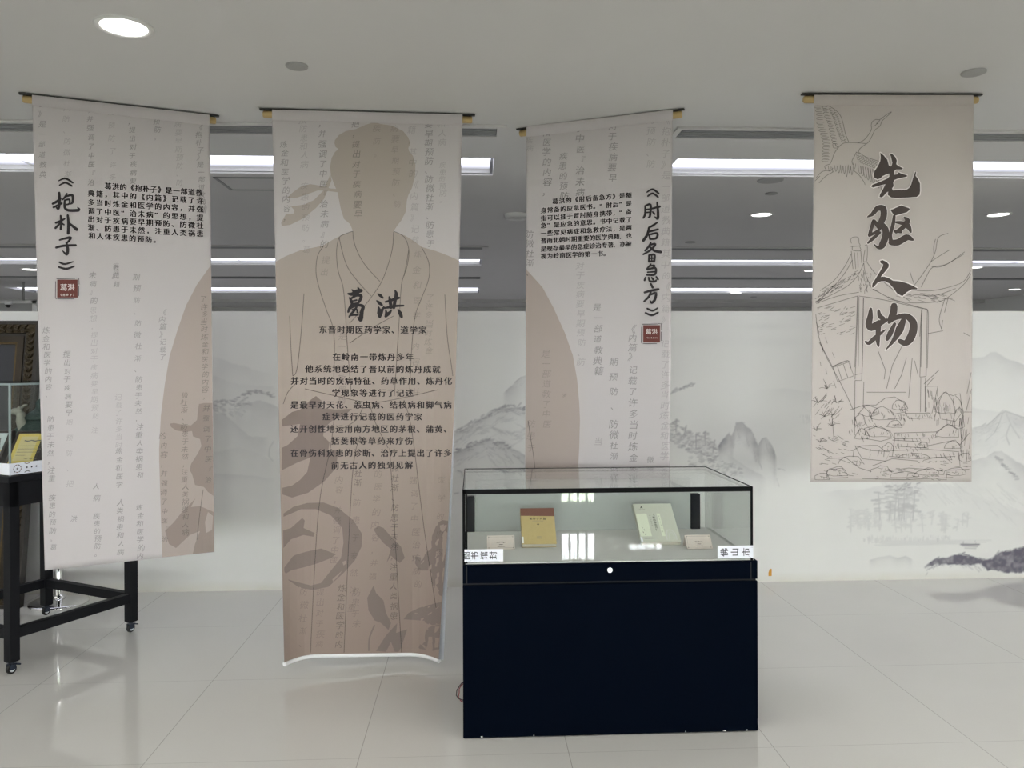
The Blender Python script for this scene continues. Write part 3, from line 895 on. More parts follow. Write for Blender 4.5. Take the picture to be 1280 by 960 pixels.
def seal(b, x0, y0, x1, y1, sub):
    a = Art()
    a.poly([(x0, y0), (x1, y0), (x1, y1), (x0, y1)], 0, 3)
    for q in ([(x0 - 2, y0 + 2), (x0 - 2.3, y1), (x0 - 1, y1 + 2)], [(x0 - 1, y0 - 1.2), (x1 - 3, y0 - 1.5)], [(x1 - 2, y0 - 2), (x1 + 1.6, y0 - 2), (x1 + 2, y0 + 6)], [(x1 + 1.4, y0 + 8), (x1 + 1.4, y1 - 2)], [(x0, y1 + 1.6), (x1 - 4, y1 + 1.6)]):
        a.stroke(q, 2, 3, w=.7, smooth=False)
    w = x1 - x0
    a.char('葛', x0 + w * .32, y0 + w * .38, w * .36, 1, 5, bold=.02); a.char('洪', x0 + w * .68, y0 + w * .38, w * .36, 1, 5, bold=.02)
    a.line_text(sub, x0 + w * .16, y0 + w * .75, x1 - w * .16, y0 + w * .75, w * .62 / len(sub), 1, 5, bold=.02)
    b.part(a, 'seal', [M['seal_red'], M['ink_white'], M['ink']], 'dark red seal square with two pale characters')

# ---- banner 1 (far left)
def curl1(s, t): return .02 * np.sin(math.pi * s) * t + .035 * np.clip((s - .8) / .2, 0, 1) ** 2 * t ** 2 + .02 * np.clip((.12 - s) / .12, 0, 1) ** 2 * t
b1 = Banner((23, 115), (274, 144), (40, 118.5), (262, 143.5), (56, 713), (268, 690), curl1,
            'pale scroll banner at far left with black column title and brown arc at lower right', PM)
a = Art()
arc1 = [(263, 332), (261, 335), (246, 356), (232.5, 382), (222, 412), (212, 445), (206, 480), (201, 520), (199, 560), (199, 575), (201, 645), (203, 697), (270, 697), (270, 332)]
a.poly(arc1, TAN, 0)
off, sc = (180, 480), 4.0
blobA = [(275, 100), (300, 95), (345, 95), (350, 560), (320, 540), (300, 515), (255, 505), (240, 450), (228, 430), (235, 400), (270, 345), (287, 310), (280, 275), (245, 262), (240, 235), (205, 240), (160, 232), (135, 215), (130, 198), (150, 195), (200, 205), (235, 207), (265, 180), (270, 130)]
blobB = [(105, 735), (150, 690), (190, 640), (240, 590), (258, 570), (235, 615), (280, 610), (330, 632), (360, 640), (360, 860), (243, 855), (255, 800), (280, 735), (230, 755), (160, 820), (125, 800)]
blobC = [(320, 640), (345, 660), (340, 730), (310, 745), (305, 690)]
for q in (blobA, blobB): a.poly([(x / sc + off[0], y / sc + off[1]) for x, y in q], BRN, 1)
a.poly([(x / sc + off[0], y / sc + off[1]) for x, y in blobC], TAN, 2)
a.stroke([(254, 612), (250, 640), (246, 675)], LINE, 2, w=.7)
columns(a, [('子》是一部道教典', 52, 130, 54, 218, FAINT), ('预防、防微杜渐', 83, 135, 84, 218, FAINTER), ('容，并强调了中医『治', 113, 126, 114, 228, FAINT),
            ('的预防了许多', 140, 140, 141, 222, FAINTER), ('里把，提出对于疾病要', 164, 131, 167, 226, FAINT), ('的预防。', 196, 142, 197, 172, FAINT),
            ('疾病要早期预防、防', 222, 145, 225, 228, FAINTER), ('的《抱朴子》是一部道教典籍', 248, 150, 254, 262, FAINT),
            ('炼金和医学的内容，', 58, 413, 61, 494, FAINT), ('防患于未然，注重', 63, 524, 65, 598, FAINT), ('疾患的预防。葛', 65, 622, 67, 684, FAINT),
            ('提出对于疾病要早', 83, 443, 86, 516, FAINT), ('期预防、把', 87, 528, 87, 605, FAINTER), ('洪', 92, 648, 92, 660, FAINT), ('未病』的', 116, 344, 117, 376, FAINT),
            ('思想，提出对于疾病要早期预防', 117, 388, 119, 520, FAINTER), ('注', 119, 538, 119, 550, FAINTER), ('人病', 121, 608, 121, 622, FAINT), ('疾患的预防。', 121, 645, 123, 692, FAINT),
            ('教典籍', 145, 334, 146, 355, FAINT), ('记载了许多当时', 148, 496, 149, 556, FAINTER), ('炼金和医学', 149, 564, 150, 606, FAINT), ('人类祸患和人病', 150, 628, 151, 690, FAINT),
            ('期预防、防微杜渐、', 171, 346, 173, 462, FAINT), ('防患于未然，注重人类祸患和', 173, 474, 175, 594, FAINT), ('炼金和医学的内', 175, 634, 176, 695, FAINT),
            ('《内篇》记载了', 203, 390, 204, 446, FAINT), ('了许多当时炼金和医学的内容，', 255, 374, 257, 496, FAINT), ('并强调了中医『治', 258, 510, 261, 600, FAINT),
            ('微杜渐、', 231, 494, 231, 522, FAINT), ('防患于未然，注重人类祸患和人病', 231, 533, 232, 665, FAINT), ('的内容，并强调了中医『治', 204, 545, 206, 674, FAINT), ('疾病', 145, 332, 145, 340, FAINTER)], 8.6)
b1.cloth(a, M['cloth']); b1.rod()
t = Art()
for args in (('葛洪的《抱朴子》是一部道教', 135, 232.5, 249, 240.7), ('典籍，其中的《内篇》记载了许', 114, 241.7, 250, 250.9), ('多当时炼金和医学的内容，并强', 114, 253, 250, 261.2),
             ('调了中医“治未病”的思想，提', 114, 263.7, 250, 272), ('出对于疾病要早期预防、防微杜', 114, 274, 250, 281.9), ('渐、防患于未然，注重人类祸患', 114, 284.5, 250, 292), ('和人体疾患的预防。', 115, 294.6, 196, 300)):
    t = Art(); t.line_text(*args, 8.9, INK, 3, bold=.03); b1.part(t, 'text_line')
t = Art()
zs(t, [[(125, 85, 5), (170, 70, 9), (218, 98, 8)], [(130, 115, 6), (170, 98, 9), (212, 120, 8)], [(130, 628, 8), (165, 640, 9), (220, 625, 6)], [(125, 660, 8), (175, 672, 10), (228, 655, 7)],
       [(85, 238, 10), (110, 225, 12), (138, 205, 9)], [(128, 165, 10), (130, 220, 13), (122, 270, 12), (105, 258, 4)], [(90, 262, 9), (145, 235, 9)], [(180, 170, 6), (165, 195, 9), (150, 212, 6)],
       [(170, 190, 8), (215, 182, 12), (218, 225, 11), (205, 240, 6)], [(165, 215, 7), (195, 210, 9), (195, 238, 8), (165, 245, 7)], [(165, 215, 8), (165, 262, 11), (190, 282, 12), (258, 280, 14), (250, 262, 4)],
       [(105, 365, 9), (135, 355, 11), (165, 338, 7)], [(138, 318, 8), (142, 360, 11), (138, 408, 10)], [(135, 365, 8), (118, 385, 10), (103, 400, 10)], [(145, 368, 8), (160, 378, 7)],
       [(185, 315, 10), (190, 370, 12), (188, 435, 13)], [(190, 365, 8), (215, 385, 11), (245, 410, 14)],
       [(130, 480, 7), (165, 470, 10), (205, 465, 12), (180, 500, 7)], [(175, 495, 8), (185, 540, 13), (178, 575, 13), (150, 552, 4)], [(108, 530, 10), (160, 518, 11), (238, 515, 10)]], (50, 210), 5.333, INK, 1.55)
b1.chars(t, 1, [235.5, 265.8, 294.5, 325.3])
seal(b1, 71.5, 349.5, 97, 372, '《抱朴子》')

# ---- banner 2 (the tall one with the figure)
def curl2(s, t):
    k = t ** 1.5
    return k * (.11 * np.clip((.22 - s) / .22, 0, 1) ** 2 + .10 * np.clip((s - .80) / .20, 0, 1) ** 2) + .012 * np.sin(math.pi * s * 2) * t
b2 = Banner((324, 135), (594, 142.5), (340, 137), (578, 143), (355, 818.5), (549, 815.5), curl2,
            'tallest scroll banner, printed with a brown faceless robed figure, hanging left of the glass case', PM,
            lambda s: 10 * np.clip((.22 - s) / .22, 0, 1) ** 2 + 9 * np.clip((s - .80) / .20, 0, 1) ** 2,
            ([0, .25, .495, .63, .75, .90, 1], [578, 574.5, 569.5, 565, 560.5, 552.5, 548.5]))
M['fig'] = grad_print('print_figure_blend', (0.385, 0.335, 0.300), (0.285, 0.215, 0.182), 0.0, 2.2)
PM2 = list(PM); PM2[TAN] = M['fig']; PM2[BRN] = mat('print_dark_brown', (0.205, 0.160, 0.143), 0.85); b2.mats = PM2
a = Art()
z5 = lambda P: [(x / 4 + 320, y / 4 + 110) for x, y in P]
z7 = lambda P: [(x / 3.2 + 320, y / 3.2 + 560) for x, y in P]
fig = z5([(395, 260), (415, 235), (450, 215), (500, 205), (545, 185), (590, 170), (625, 180), (680, 188), (735, 215), (760, 245), (772, 275), (762, 300), (765, 315), (785, 340), (797, 385), (795, 440), (780, 500), (762, 535), (755, 560), (748, 620), (728, 660), (705, 690), (687, 718), (745, 738), (790, 765), (830, 795), (900, 815), (960, 838), (1030, 870)]) + [(580, 840), (335, 840)] + \
    z5([(60, 885), (100, 868), (150, 840), (220, 812), (335, 788), (390, 755), (430, 735), (485, 716), (470, 680), (440, 655), (425, 610), (415, 560), (408, 522), (390, 480), (375, 440), (370, 395), (378, 350), (395, 320), (412, 305), (398, 295), (392, 275)])
a.poly(fig, TAN, 0)
a.poly(z5([(410, 505), (370, 502), (330, 490), (270, 480), (220, 495), (180, 525), (155, 550), (200, 550), (260, 530), (310, 512), (360, 515), (412, 522)]), TAN, 0)
a.poly(z5([(372, 432), (355, 470), (335, 515), (290, 560), (240, 583), (175, 592), (192, 612), (188, 628), (150, 630), (125, 675), (130, 690), (170, 685), (240, 650), (300, 600), (340, 555), (378, 462)]), TAN, 0)
for L in ([(441, 289), (442, 300), (447, 315), (457, 332), (475, 352)], [(492, 290), (491, 307), (487, 325), (478, 350), (466, 369), (447, 393), (437, 404)],
          [(441, 289), (430, 293), (424, 297), (421, 310), (421, 325), (423, 340), (429, 360), (432, 395), (434, 430), (439, 490)], [(424, 297), (428, 315), (435, 335), (450, 355), (464, 370)],
          [(492, 289), (505, 296), (511, 312), (509, 332), (503, 350), (501, 365), (499, 400), (493, 495)], [(511, 312), (508, 330), (505, 345)],
          [(404, 308), (397, 320), (395, 340), (399, 360), (409, 390), (415, 405), (418, 430), (417, 480)], [(527, 309), (535, 325), (537, 340), (534, 355), (526, 375), (519, 395), (515, 430), (512, 490)],
          [(380, 367), (376, 420), (371, 462), (366, 470)], [(362, 395), (364, 440), (366, 470)], [(556, 368), (559, 420), (564, 455), (566, 470)], [(371, 478), (360, 490), (354, 505)],
          [(381, 486), (420, 495), (462, 503), (500, 498), (548, 487)], [(437, 429), (465, 410), (492, 395)], [(418, 520), (413, 560), (398, 640), (388, 816)], [(450, 545), (440, 600), (430, 816)],
          [(487, 560), (492, 640), (502, 816)], [(505, 500), (515, 540), (530, 660), (545, 760)], [(455, 505), (445, 525), (420, 540)], [(462, 505), (470, 530), (485, 560)]):
    a.stroke(L, LINE, 3, w=.8)
blobs = [
    [(395, 495), (402, 501), (401, 510), (420, 512), (440, 511), (430, 520), (415, 526), (405, 535), (404, 545), (412, 553), (410, 565), (423, 562), (420, 585), (405, 602), (385, 616), (365, 622), (353, 618), (352, 610), (365, 607), (375, 600), (384, 590), (388, 572), (372, 578), (352, 588), (352, 560), (360, 556), (372, 545), (375, 530), (353, 533), (352, 525), (365, 515), (375, 512), (388, 500)],
    z7([(205, 220), (270, 218), (330, 240), (390, 290), (425, 345), (422, 395), (395, 450), (350, 500), (290, 555), (230, 568), (175, 560), (125, 525), (160, 535), (220, 550), (260, 540), (300, 490), (340, 440), (350, 380), (345, 320), (300, 270), (240, 245), (180, 245), (110, 275), (110, 262), (150, 235)]),
    z7([(108, 330), (140, 320), (185, 280), (195, 290), (190, 320), (235, 340), (230, 355), (190, 348), (140, 365), (110, 400)]),
    z7([(112, 480), (150, 430), (200, 415), (260, 402), (320, 425), (300, 440), (250, 460), (200, 475), (140, 490), (115, 505)]),
    z7([(470, 325), (490, 312), (510, 320), (545, 360), (580, 395), (595, 440), (575, 460), (555, 445), (540, 430), (522, 460), (540, 405), (510, 380), (485, 350)]),
    z7([(725, 300), (745, 288), (790, 295), (790, 600), (735, 590), (715, 560), (695, 525), (690, 490), (640, 490), (625, 430), (665, 440), (695, 400), (705, 350)]),
    z7([(470, 550), (480, 580), (510, 610), (520, 660), (540, 700), (530, 728), (500, 700), (475, 690), (450, 650), (445, 600), (460, 570)]),
    z7([(480, 812), (520, 750), (565, 700), (560, 740), (605, 725), (580, 800), (570, 815), (555, 815), (540, 775), (520, 815)]),
    z7([(590, 685), (610, 660), (650, 640), (700, 625), (760, 612), (760, 700), (700, 710), (660, 690)]),
    z7([(650, 800), (670, 750), (690, 715), (760, 700), (760, 800), (705, 812), (700, 760), (675, 812)])]
for q in blobs: a.poly(q, BRN, 1)
a.poly(z7([(735, 310), (752, 305), (748, 335), (738, 330)]), TAN, 2)
a.poly(z7([(345, 455), (360, 450), (362, 462), (350, 470)]), TAN, 2); a.poly(z7([(305, 525), (345, 490), (330, 512), (308, 535)]), TAN, 2)
a.stroke([(468, 782), (462, 797), (461, 813)], BRN, 2, w=2)
columns(a, [('炼金和医学的内容，', 355, 180, 359, 272, FAINT), ('预防患和人病', 379, 150, 381, 205, FAINTER), ('疾患的预防。葛', 381, 232, 383, 312, FAINTER), ('容，并强调了中医『治未病』的', 402, 142, 406, 305, FAINT),
            ('里把，提出对于疾病要早', 444, 142, 448, 268, FAINT), ('的疾防。', 470, 144, 472, 192, FAINTER), ('疾病要早期预防、防', 493, 147, 496, 255, FAINTER), ('典籍，其中的《内篇》记载', 515, 148, 519, 300, FAINTER),
            ('病要早期预防、防微杜渐、防患于', 536, 144, 538, 304, FAINT), ('患和人病', 552, 142, 553, 178, FAINTER), ('疾患的预防。', 553, 206, 554, 250, FAINTER), ('提出', 407, 325, 406, 340, FAINTER),
            ('炼金和医学的内容，并', 522, 318, 520, 490, FAINTER), ('了许多当时炼金', 537, 372, 536, 438, FAINTER), ('是一部道教典籍', 428, 420, 427, 500, FAINTER), ('杜渐、', 448, 592, 446, 615, FAINT), ('防患于未然注重', 446, 628, 440, 760, FAINTER),
            ('的医学的内容，并强', 473, 592, 466, 720, FAINTER), ('微杜渐、防患于未然，注重人类祸患', 494, 585, 492, 770, FAINT), ('强调了中医治未病的', 517, 600, 522, 730, FAINTER), ('内容，并强调了中医', 424, 600, 418, 700, FAINTER), ('提出对于疾病', 401, 740, 400, 805, FAINTER), ('炼金和医学的内', 427, 735, 424, 805, FAINT),
            ('防微杜渐、', 380, 740, 379, 805, FAINTER), ('防患于未', 445, 740, 445, 780, FAINTER), ('医学的内容', 552, 600, 549, 690, FAINTER)], 10)
b2.cloth(a, M['cloth'], hem=.011); b2.rod()
def curled_edge(b):
    t = np.linspace(.55, 1, 40); xr = b.ed(t)[1]; s1 = np.ones_like(t)
    y = b.ytop(s1) + (b.ybot(s1) - b.ytop(s1)) * t; w = 6.0 * ((t - .55) / .45) ** .8
    A = b.cast(xr, y, b.curl(s1, t)); Bm = b.cast(xr + w * .6, y, b.curl(s1, t) - .012 * w / 6); C = b.cast(xr + w, y, b.curl(s1, t) - .004 * w / 6)
    n = 40; mb = MB(b.org)
    mb.add(np.concatenate([A, Bm, C]), [(i, i + 1, i + n + 1, i + n) for i in range(n - 1)] + [(i + n, i + n + 1, i + 2 * n + 1, i + 2 * n) for i in range(n - 1)], 0, True)
    mb.build('curled_edge', M['cloth_back_shade'], b.root)
curled_edge(b2)
t = Art()
for args in (('东晋时期医药学家、道学家', 403.7, 412, 528.2, 412.5), ('在岭南一带炼丹多年', 420.7, 446, 512, 446.2), ('他系统地总结了晋以前的炼丹成就', 386.5, 461, 545.5, 461.6), ('并对当时的疾病特征、药草作用、炼丹化', 368.5, 476, 560, 476.2),
             ('学现象等进行了记述', 420, 491, 511.7, 491.2), ('是最早对天花、恙虫病、结核病和脚气病', 368.2, 506, 559.5, 506), ('症状进行记载的医药学家', 408, 520.6, 522.7, 521), ('还开创性地运用南方地区的茅根、蒲黄、', 368.2, 536, 559.5, 536.2),
             ('括蒌根等草药来疗伤', 419.2, 551, 511, 551.2), ('在骨伤科疾患的诊断、治疗上提出了许多', 368.2, 566.2, 559.5, 566.2), ('前无古人的独到见解', 419, 581.8, 511, 581.2)):
    t = Art(); t.line_text(*args, 10.3, INK, 3, bold=.034); b2.part(t, 'text_line')
t = Art()
zs(t, [[(195, 220, 20), (260, 225, 40), (330, 185, 45), (400, 170, 40)], [(255, 155, 14), (290, 200, 28), (290, 270, 24)], [(350, 120, 14), (370, 170, 36), (345, 215, 24)],
       [(220, 285, 20), (245, 340, 34), (265, 400, 26)], [(250, 290, 22), (330, 245, 30), (400, 255, 36), (385, 320, 32), (340, 385, 24)], [(265, 335, 16), (330, 322, 20)], [(265, 392, 28), (330, 378, 28)],
       [(240, 400, 22), (215, 460, 32), (195, 510, 22)], [(225, 455, 20), (330, 405, 28), (430, 420, 36), (415, 500, 40), (400, 600, 50), (390, 640, 40), (345, 590, 8)],
       [(330, 430, 24), (290, 490, 26), (240, 545, 24)], [(260, 475, 18), (330, 470, 20), (342, 520, 20)], [(210, 590, 18), (240, 562, 24), (350, 557, 22)],
       [(665, 220, 10), (705, 245, 34), (750, 285, 20)], [(650, 330, 12), (690, 365, 36), (735, 400, 24)], [(680, 430, 14), (700, 520, 60), (700, 585, 34)], [(715, 520, 50), (770, 420, 10)],
       [(850, 270, 16), (865, 330, 36), (880, 440, 36)], [(945, 165, 14), (965, 230, 40), (945, 330, 36), (925, 440, 36)], [(790, 350, 20), (870, 330, 28), (950, 300, 34), (1010, 285, 24)],
       [(760, 450, 20), (860, 435, 28), (960, 415, 26), (1080, 410, 20)], [(890, 480, 12), (850, 530, 36), (795, 580, 30)], [(795, 480, 14), (805, 530, 30), (790, 580, 20)], [(990, 465, 10), (1025, 530, 44), (1050, 590, 30)]],
   (420, 350), 12.8, INK, 1.5)
b2.chars(t, 0, [463])

# ---- banner 3 (behind the display case)
def curl3(s, t): return -.012 * np.sin(math.pi * s) * t + .012 * np.sin(math.pi * 2 * s) * t - .02 * t
b3 = Banner((645, 160.5), (855, 135), (658, 158), (841, 137), (656, 680), (836, 700), curl3,
            'pale scroll banner hanging directly behind the glass case, black column title at its right', PM)
a = Art()
a.poly([(655, 335), (659, 338), (678, 359), (692, 385), (706, 416), (716, 444), (721.5, 475), (724, 503), (725, 525), (724, 560), (723, 579), (720, 640), (716, 702), (650, 702), (650, 335)], TAN, 0)
a.stroke([(660, 526), (664, 552), (668, 579), (672, 630), (676, 690)], LINE, 2, w=.7)
columns(a, [('的疾病', 662, 166, 663, 185, FAINTER), ('和医学的内容，', 683, 165, 684, 240, FAINT), ('疾患的预防', 704, 195, 705, 245, FAINT), ('了中医『治未病', 725, 160, 726, 240, FAINT), ('对于疾病要早', 766, 157, 766, 222, FAINT),
            ('的预防、防', 813, 150, 814, 205, FAINTER), ('防微杜渐、', 662, 293, 663, 340, FAINT), ('对于疾病要早期预防、防', 725, 332, 727, 452, FAINTER), ('是一部道教典籍', 747, 384, 748, 464, FAINT), ('期预防、', 767, 452, 768, 508, FAINT),
            ('防微杜渐、防患', 767, 530, 769, 610, FAINT), ('《内篇》', 790, 411, 791, 446, FAINT), ('记载了许多当时炼金', 791, 462, 792, 572, FAINT), ('洪', 706, 494, 706, 500, FAINT), ('是一部道教了中医', 683, 442, 684, 530, FAINTER), ('当', 748, 552, 748, 566, FAINTER), ('微', 813, 575, 813, 584, FAINT),
            ('《抱朴子》是一部道教典籍其中的《内篇》', 833, 150, 832, 400, FAINTER), ('记载了许多当时炼金和医学', 832, 430, 831, 570, FAINTER), ('防患于', 664, 530, 664, 560, FAINTER)], 11)
b3.cloth(a, M['cloth']); b3.rod()
t = Art()
for args in (('葛洪的《肘后备急方》是随', 694, 251.6, 786, 243.8), ('身常备的应急医书。“肘后”是', 679.5, 263, 786, 254.4), ('指可以挂于臂肘随身携带，“备', 679.5, 272.7, 786, 264.6), ('急”是应急的意思。书中记载了', 679.5, 281.9, 786, 274.5),
             ('一些常见病症和急救疗法，是两', 679.5, 291.7, 786, 284.6), ('晋南北朝时期重要的医学典籍,也', 679.5, 301, 786, 294.6), ('是现存最早的急症诊治专著,亦被', 679.5, 311, 786, 304.7), ('视为岭南医学的第一书。', 679.5, 320.2, 758, 316.6)):
    t = Art(); t.line_text(*args, 7.6, INK, 3, bold=.03); b3.part(t, 'text_line')
t = Art()
zs(t, [[(128, 68, 5), (160, 52, 8), (194, 75, 7)], [(133, 90, 6), (160, 75, 8), (190, 95, 7)], [(118, 145, 6), (118, 190, 9), (108, 212, 7)], [(118, 145, 7), (148, 138, 9), (145, 200, 9), (135, 208, 4)], [(122, 165, 6), (145, 162, 6)], [(122, 182, 6), (145, 180, 6)],
       [(155, 160, 7), (200, 148, 9)], [(185, 125, 7), (190, 180, 10), (188, 215, 11), (172, 205, 4)], [(160, 178, 6), (170, 190, 8)],
       [(185, 238, 6), (160, 255, 9), (140, 265, 7)], [(140, 265, 8), (130, 305, 10), (108, 338, 11)], [(135, 290, 7), (165, 282, 8), (190, 275, 7)], [(140, 305, 7), (145, 328, 8)], [(142, 305, 7), (185, 298, 9), (180, 325, 9), (145, 330, 7)],
       [(150, 350, 6), (135, 375, 8), (118, 395, 7)], [(145, 362, 7), (175, 358, 9), (150, 390, 8), (108, 415, 7)], [(140, 370, 7), (170, 395, 10), (205, 402, 11)], [(140, 420, 7), (140, 455, 9)], [(140, 420, 7), (170, 418, 9), (168, 455, 9)], [(140, 438, 6), (168, 436, 6)], [(142, 455, 7), (168, 453, 7)], [(155, 420, 5), (155, 455, 5)],
       [(150, 470, 6), (130, 495, 8)], [(145, 480, 7), (170, 478, 8), (160, 495, 6)], [(130, 500, 7), (175, 492, 9), (172, 528, 8), (128, 530, 7)], [(132, 515, 6), (172, 512, 6)], [(120, 545, 7), (115, 560, 8)], [(138, 545, 7), (145, 565, 8), (175, 566, 9), (180, 555, 3)], [(155, 545, 6), (163, 555, 8)], [(180, 540, 6), (190, 555, 8)],
       [(150, 580, 7), (160, 600, 9)], [(115, 628, 8), (150, 618, 9), (192, 610, 9)], [(150, 622, 8), (140, 650, 9), (112, 678, 7)], [(150, 640, 7), (178, 632, 10), (172, 668, 10), (155, 685, 10), (145, 672, 4)],
       [(130, 718, 7), (160, 730, 8), (188, 715, 6)], [(120, 742, 7), (155, 755, 9), (190, 740, 7)]], (780, 225), 4.468, INK, 1.5)
b3.chars(t, 1, [248.5, 276, 301.8, 329.3, 353.5, 382.5])
seal(b3, 804, 406.5, 825, 428, '《肘后备急方》')

# ---- banner 4 (right, line drawing of a crane and a pavilion)
def curl4(s, t): return .02 * np.sin(math.pi * s) * t + .03 * np.clip((s - .86) / .14, 0, 1) ** 2 - .01 * t
b4 = Banner((1003, 116), (1229, 117), (1018, 118.5), (1217, 119), (1013, 602), (1214.5, 602), curl4,
            'shorter cream scroll banner at right with four large dark characters over a line drawing', PM)
a = Art()
def ln(P, off, sc, w=.7, mi=LINE, smooth=None):
    smooth = (sc > 3.5) if smooth is None else smooth
    a.stroke([(x / sc + off[0], y / sc + off[1]) for x, y in P], mi, 2, w=w, smooth=smooth)
c8 = ((1000, 110), 8.0)
for P in ([(150, 90), (240, 155), (340, 210), (400, 270), (430, 350), (455, 460), (490, 545)], [(490, 545), (580, 548), (660, 556)], [(580, 548), (640, 520), (690, 460), (715, 410), (712, 370), (725, 335), (760, 315), (800, 315), (860, 270), (915, 238), (880, 275), (820, 330), (800, 380), (750, 420), (725, 470), (690, 535), (640, 575), (600, 605), (585, 640)],
          [(715, 380), (745, 378), (775, 350), (800, 320)], [(768, 340), (782, 345), (772, 358), (764, 350)], [(490, 545), (430, 555), (380, 600), (340, 660), (320, 720), (300, 760)], [(380, 600), (350, 560)],
          [(585, 640), (660, 690), (800, 735)], [(565, 640), (545, 680), (520, 730), (530, 770)], [(560, 640), (600, 660)], [(300, 760), (250, 780), (260, 815), (300, 830), (330, 800)], [(160, 900), (215, 840), (270, 825)], [(190, 950), (260, 880), (330, 840)], [(150, 930), (200, 880)], [(530, 820), (590, 870), (640, 940), (650, 970)]):
    ln(P, *c8)
for path, n, L, hgt in (([(165, 150), (195, 250), (200, 360), (235, 460), (262, 550), (255, 640), (250, 720)], 17, 78, 27), ([(245, 190), (262, 270), (298, 350), (318, 440), (342, 530), (352, 590)], 14, 52, 26),
                        ([(300, 212), (335, 280), (362, 360), (390, 450), (425, 530)], 14, 26, 20), ([(345, 235), (375, 290), (400, 360), (422, 440), (450, 520)], 13, 18, 18)):
    xs, ys = [p[0] for p in path], [p[1] for p in path]
    for i in range(n):      # rows of feathers on the raised wing
        u = i / (n - 1) * (len(path) - 1); x = float(np.interp(u, range(len(path)), xs)); y = float(np.interp(u, range(len(path)), ys)) + random.uniform(-3, 3)
        ln([(x + L * .55, y - hgt * .2), (x - L * .2, y - hgt * .35), (x - L * .42, y + hgt * .05), (x - L * .2, y + hgt * .45), (x + L * .4, y + hgt * .5)], *c8, w=.55)
for row in range(4):        # scales of the lowered wing
    for i in range(9):
        x, y = 572 + 24 * i + 6 * row, 662 + 9 * i + 22 * row
        ln([(x - 12, y), (x - 2, y + 15), (x + 12, y + 3)], *c8, w=.5)
for i in range(9):
    f = i / 8; x, y = 580 + 190 * f, 770 + 50 * f
    ln([(x, y), (x + 10 + 24 * f, y + 70 + 90 * f), (x + 28 + 20 * f, y + 84 + 110 * f), (x + 30, y + 10)], *c8, w=.55)
for (x, y, l) in ((290, 800, 30), (325, 810, 28), (355, 795, 40), (385, 800, 50), (412, 790, 60), (440, 805, 55), (462, 800, 88), (490, 790, 60), (515, 800, 70), (540, 770, 40)):
    ln([(x - 8, y - 22), (x - 2, y + l * .5), (x + 4, y + l), (x + 14, y + l * .4), (x + 16, y - 14)], *c8, w=.55)
# pavilion
pv = ((1010, 280), 5.333)
for P in ([(290, 130), (285, 105), (300, 88), (335, 90), (340, 125), (345, 145), (285, 150)], [(295, 150), (300, 175), (350, 178), (345, 150)], [(288, 180), (300, 300)], [(310, 190), (318, 300)], [(330, 190), (335, 290)], [(352, 180), (358, 260)],
          [(378, 145), (395, 145), (392, 240), (370, 245), (380, 170)], [(288, 200), (240, 290), (170, 380), (80, 445)], [(296, 240), (250, 320), (185, 400), (60, 520)], [(372, 260), (340, 330), (280, 400), (200, 450), (50, 525)], [(372, 260), (385, 340), (430, 430), (470, 450)],
          [(390, 250), (440, 320), (520, 400), (600, 460), (680, 515)], [(370, 310), (375, 380)], [(430, 430), (560, 500), (690, 525), (850, 520), (910, 505)], [(680, 440), (820, 445), (960, 415), (1040, 380), (1085, 310)], [(700, 470), (850, 475), (985, 430)], [(910, 505), (985, 450), (1050, 390), (1088, 330)],
          [(560, 505), (760, 560), (800, 575)], [(340, 480), (500, 505), (770, 565)], [(330, 480), (60, 560)], [(340, 455), (200, 480), (55, 530)], [(330, 480), (322, 700), (312, 955)], [(370, 490), (362, 955)], [(340, 485), (335, 950)], [(760, 565), (752, 955)], [(775, 565), (800, 580), (802, 700), (795, 960)], [(758, 570), (745, 750)],
          [(910, 505), (875, 630), (890, 700)], [(935, 490), (910, 590)], [(890, 700), (898, 640)], [(800, 730), (900, 712)], [(75, 790), (120, 870), (165, 955)], [(55, 650), (75, 740)], [(165, 950), (265, 910), (285, 960)], [(170, 955), (270, 920)],
          [(700, 420), (760, 340), (820, 250), (850, 180), (870, 90), (935, 62)], [(755, 420), (790, 350), (830, 290), (930, 265), (1045, 185)], [(825, 285), (900, 280), (1040, 200)], [(820, 250), (890, 205), (945, 172)], [(840, 210), (838, 150), (850, 100)], [(680, 320), (705, 395)]):
    ln(P, *pv, w=.75)
for i in range(70):
    f = random.random(); x = 330 - 260 * f + random.uniform(-20, 20); y = 330 + 180 * f + random.uniform(-30, 10)
    ln([(x, y), (x - random.uniform(8, 30), y + random.uniform(6, 20))], *pv, w=.6)
for i in range(45):
    x = 380 + random.uniform(-45, 40); y = random.uniform(320, 450); ln([(x, y), (x + random.uniform(-6, 6), y + random.uniform(8, 20))], *pv, w=.6)
for i in range(34):
    x = random.uniform(500, 960); y = 460 + 50 * random.random(); ln([(x, y), (x + random.uniform(20, 50), y + random.uniform(4, 16))], *pv, w=.55)
for i in range(60):
    x = random.uniform(60, 300); y = random.uniform(560, 740); ln([(x, y), (x + random.uniform(10, 40), y - random.uniform(4, 16))], *pv, w=.55)
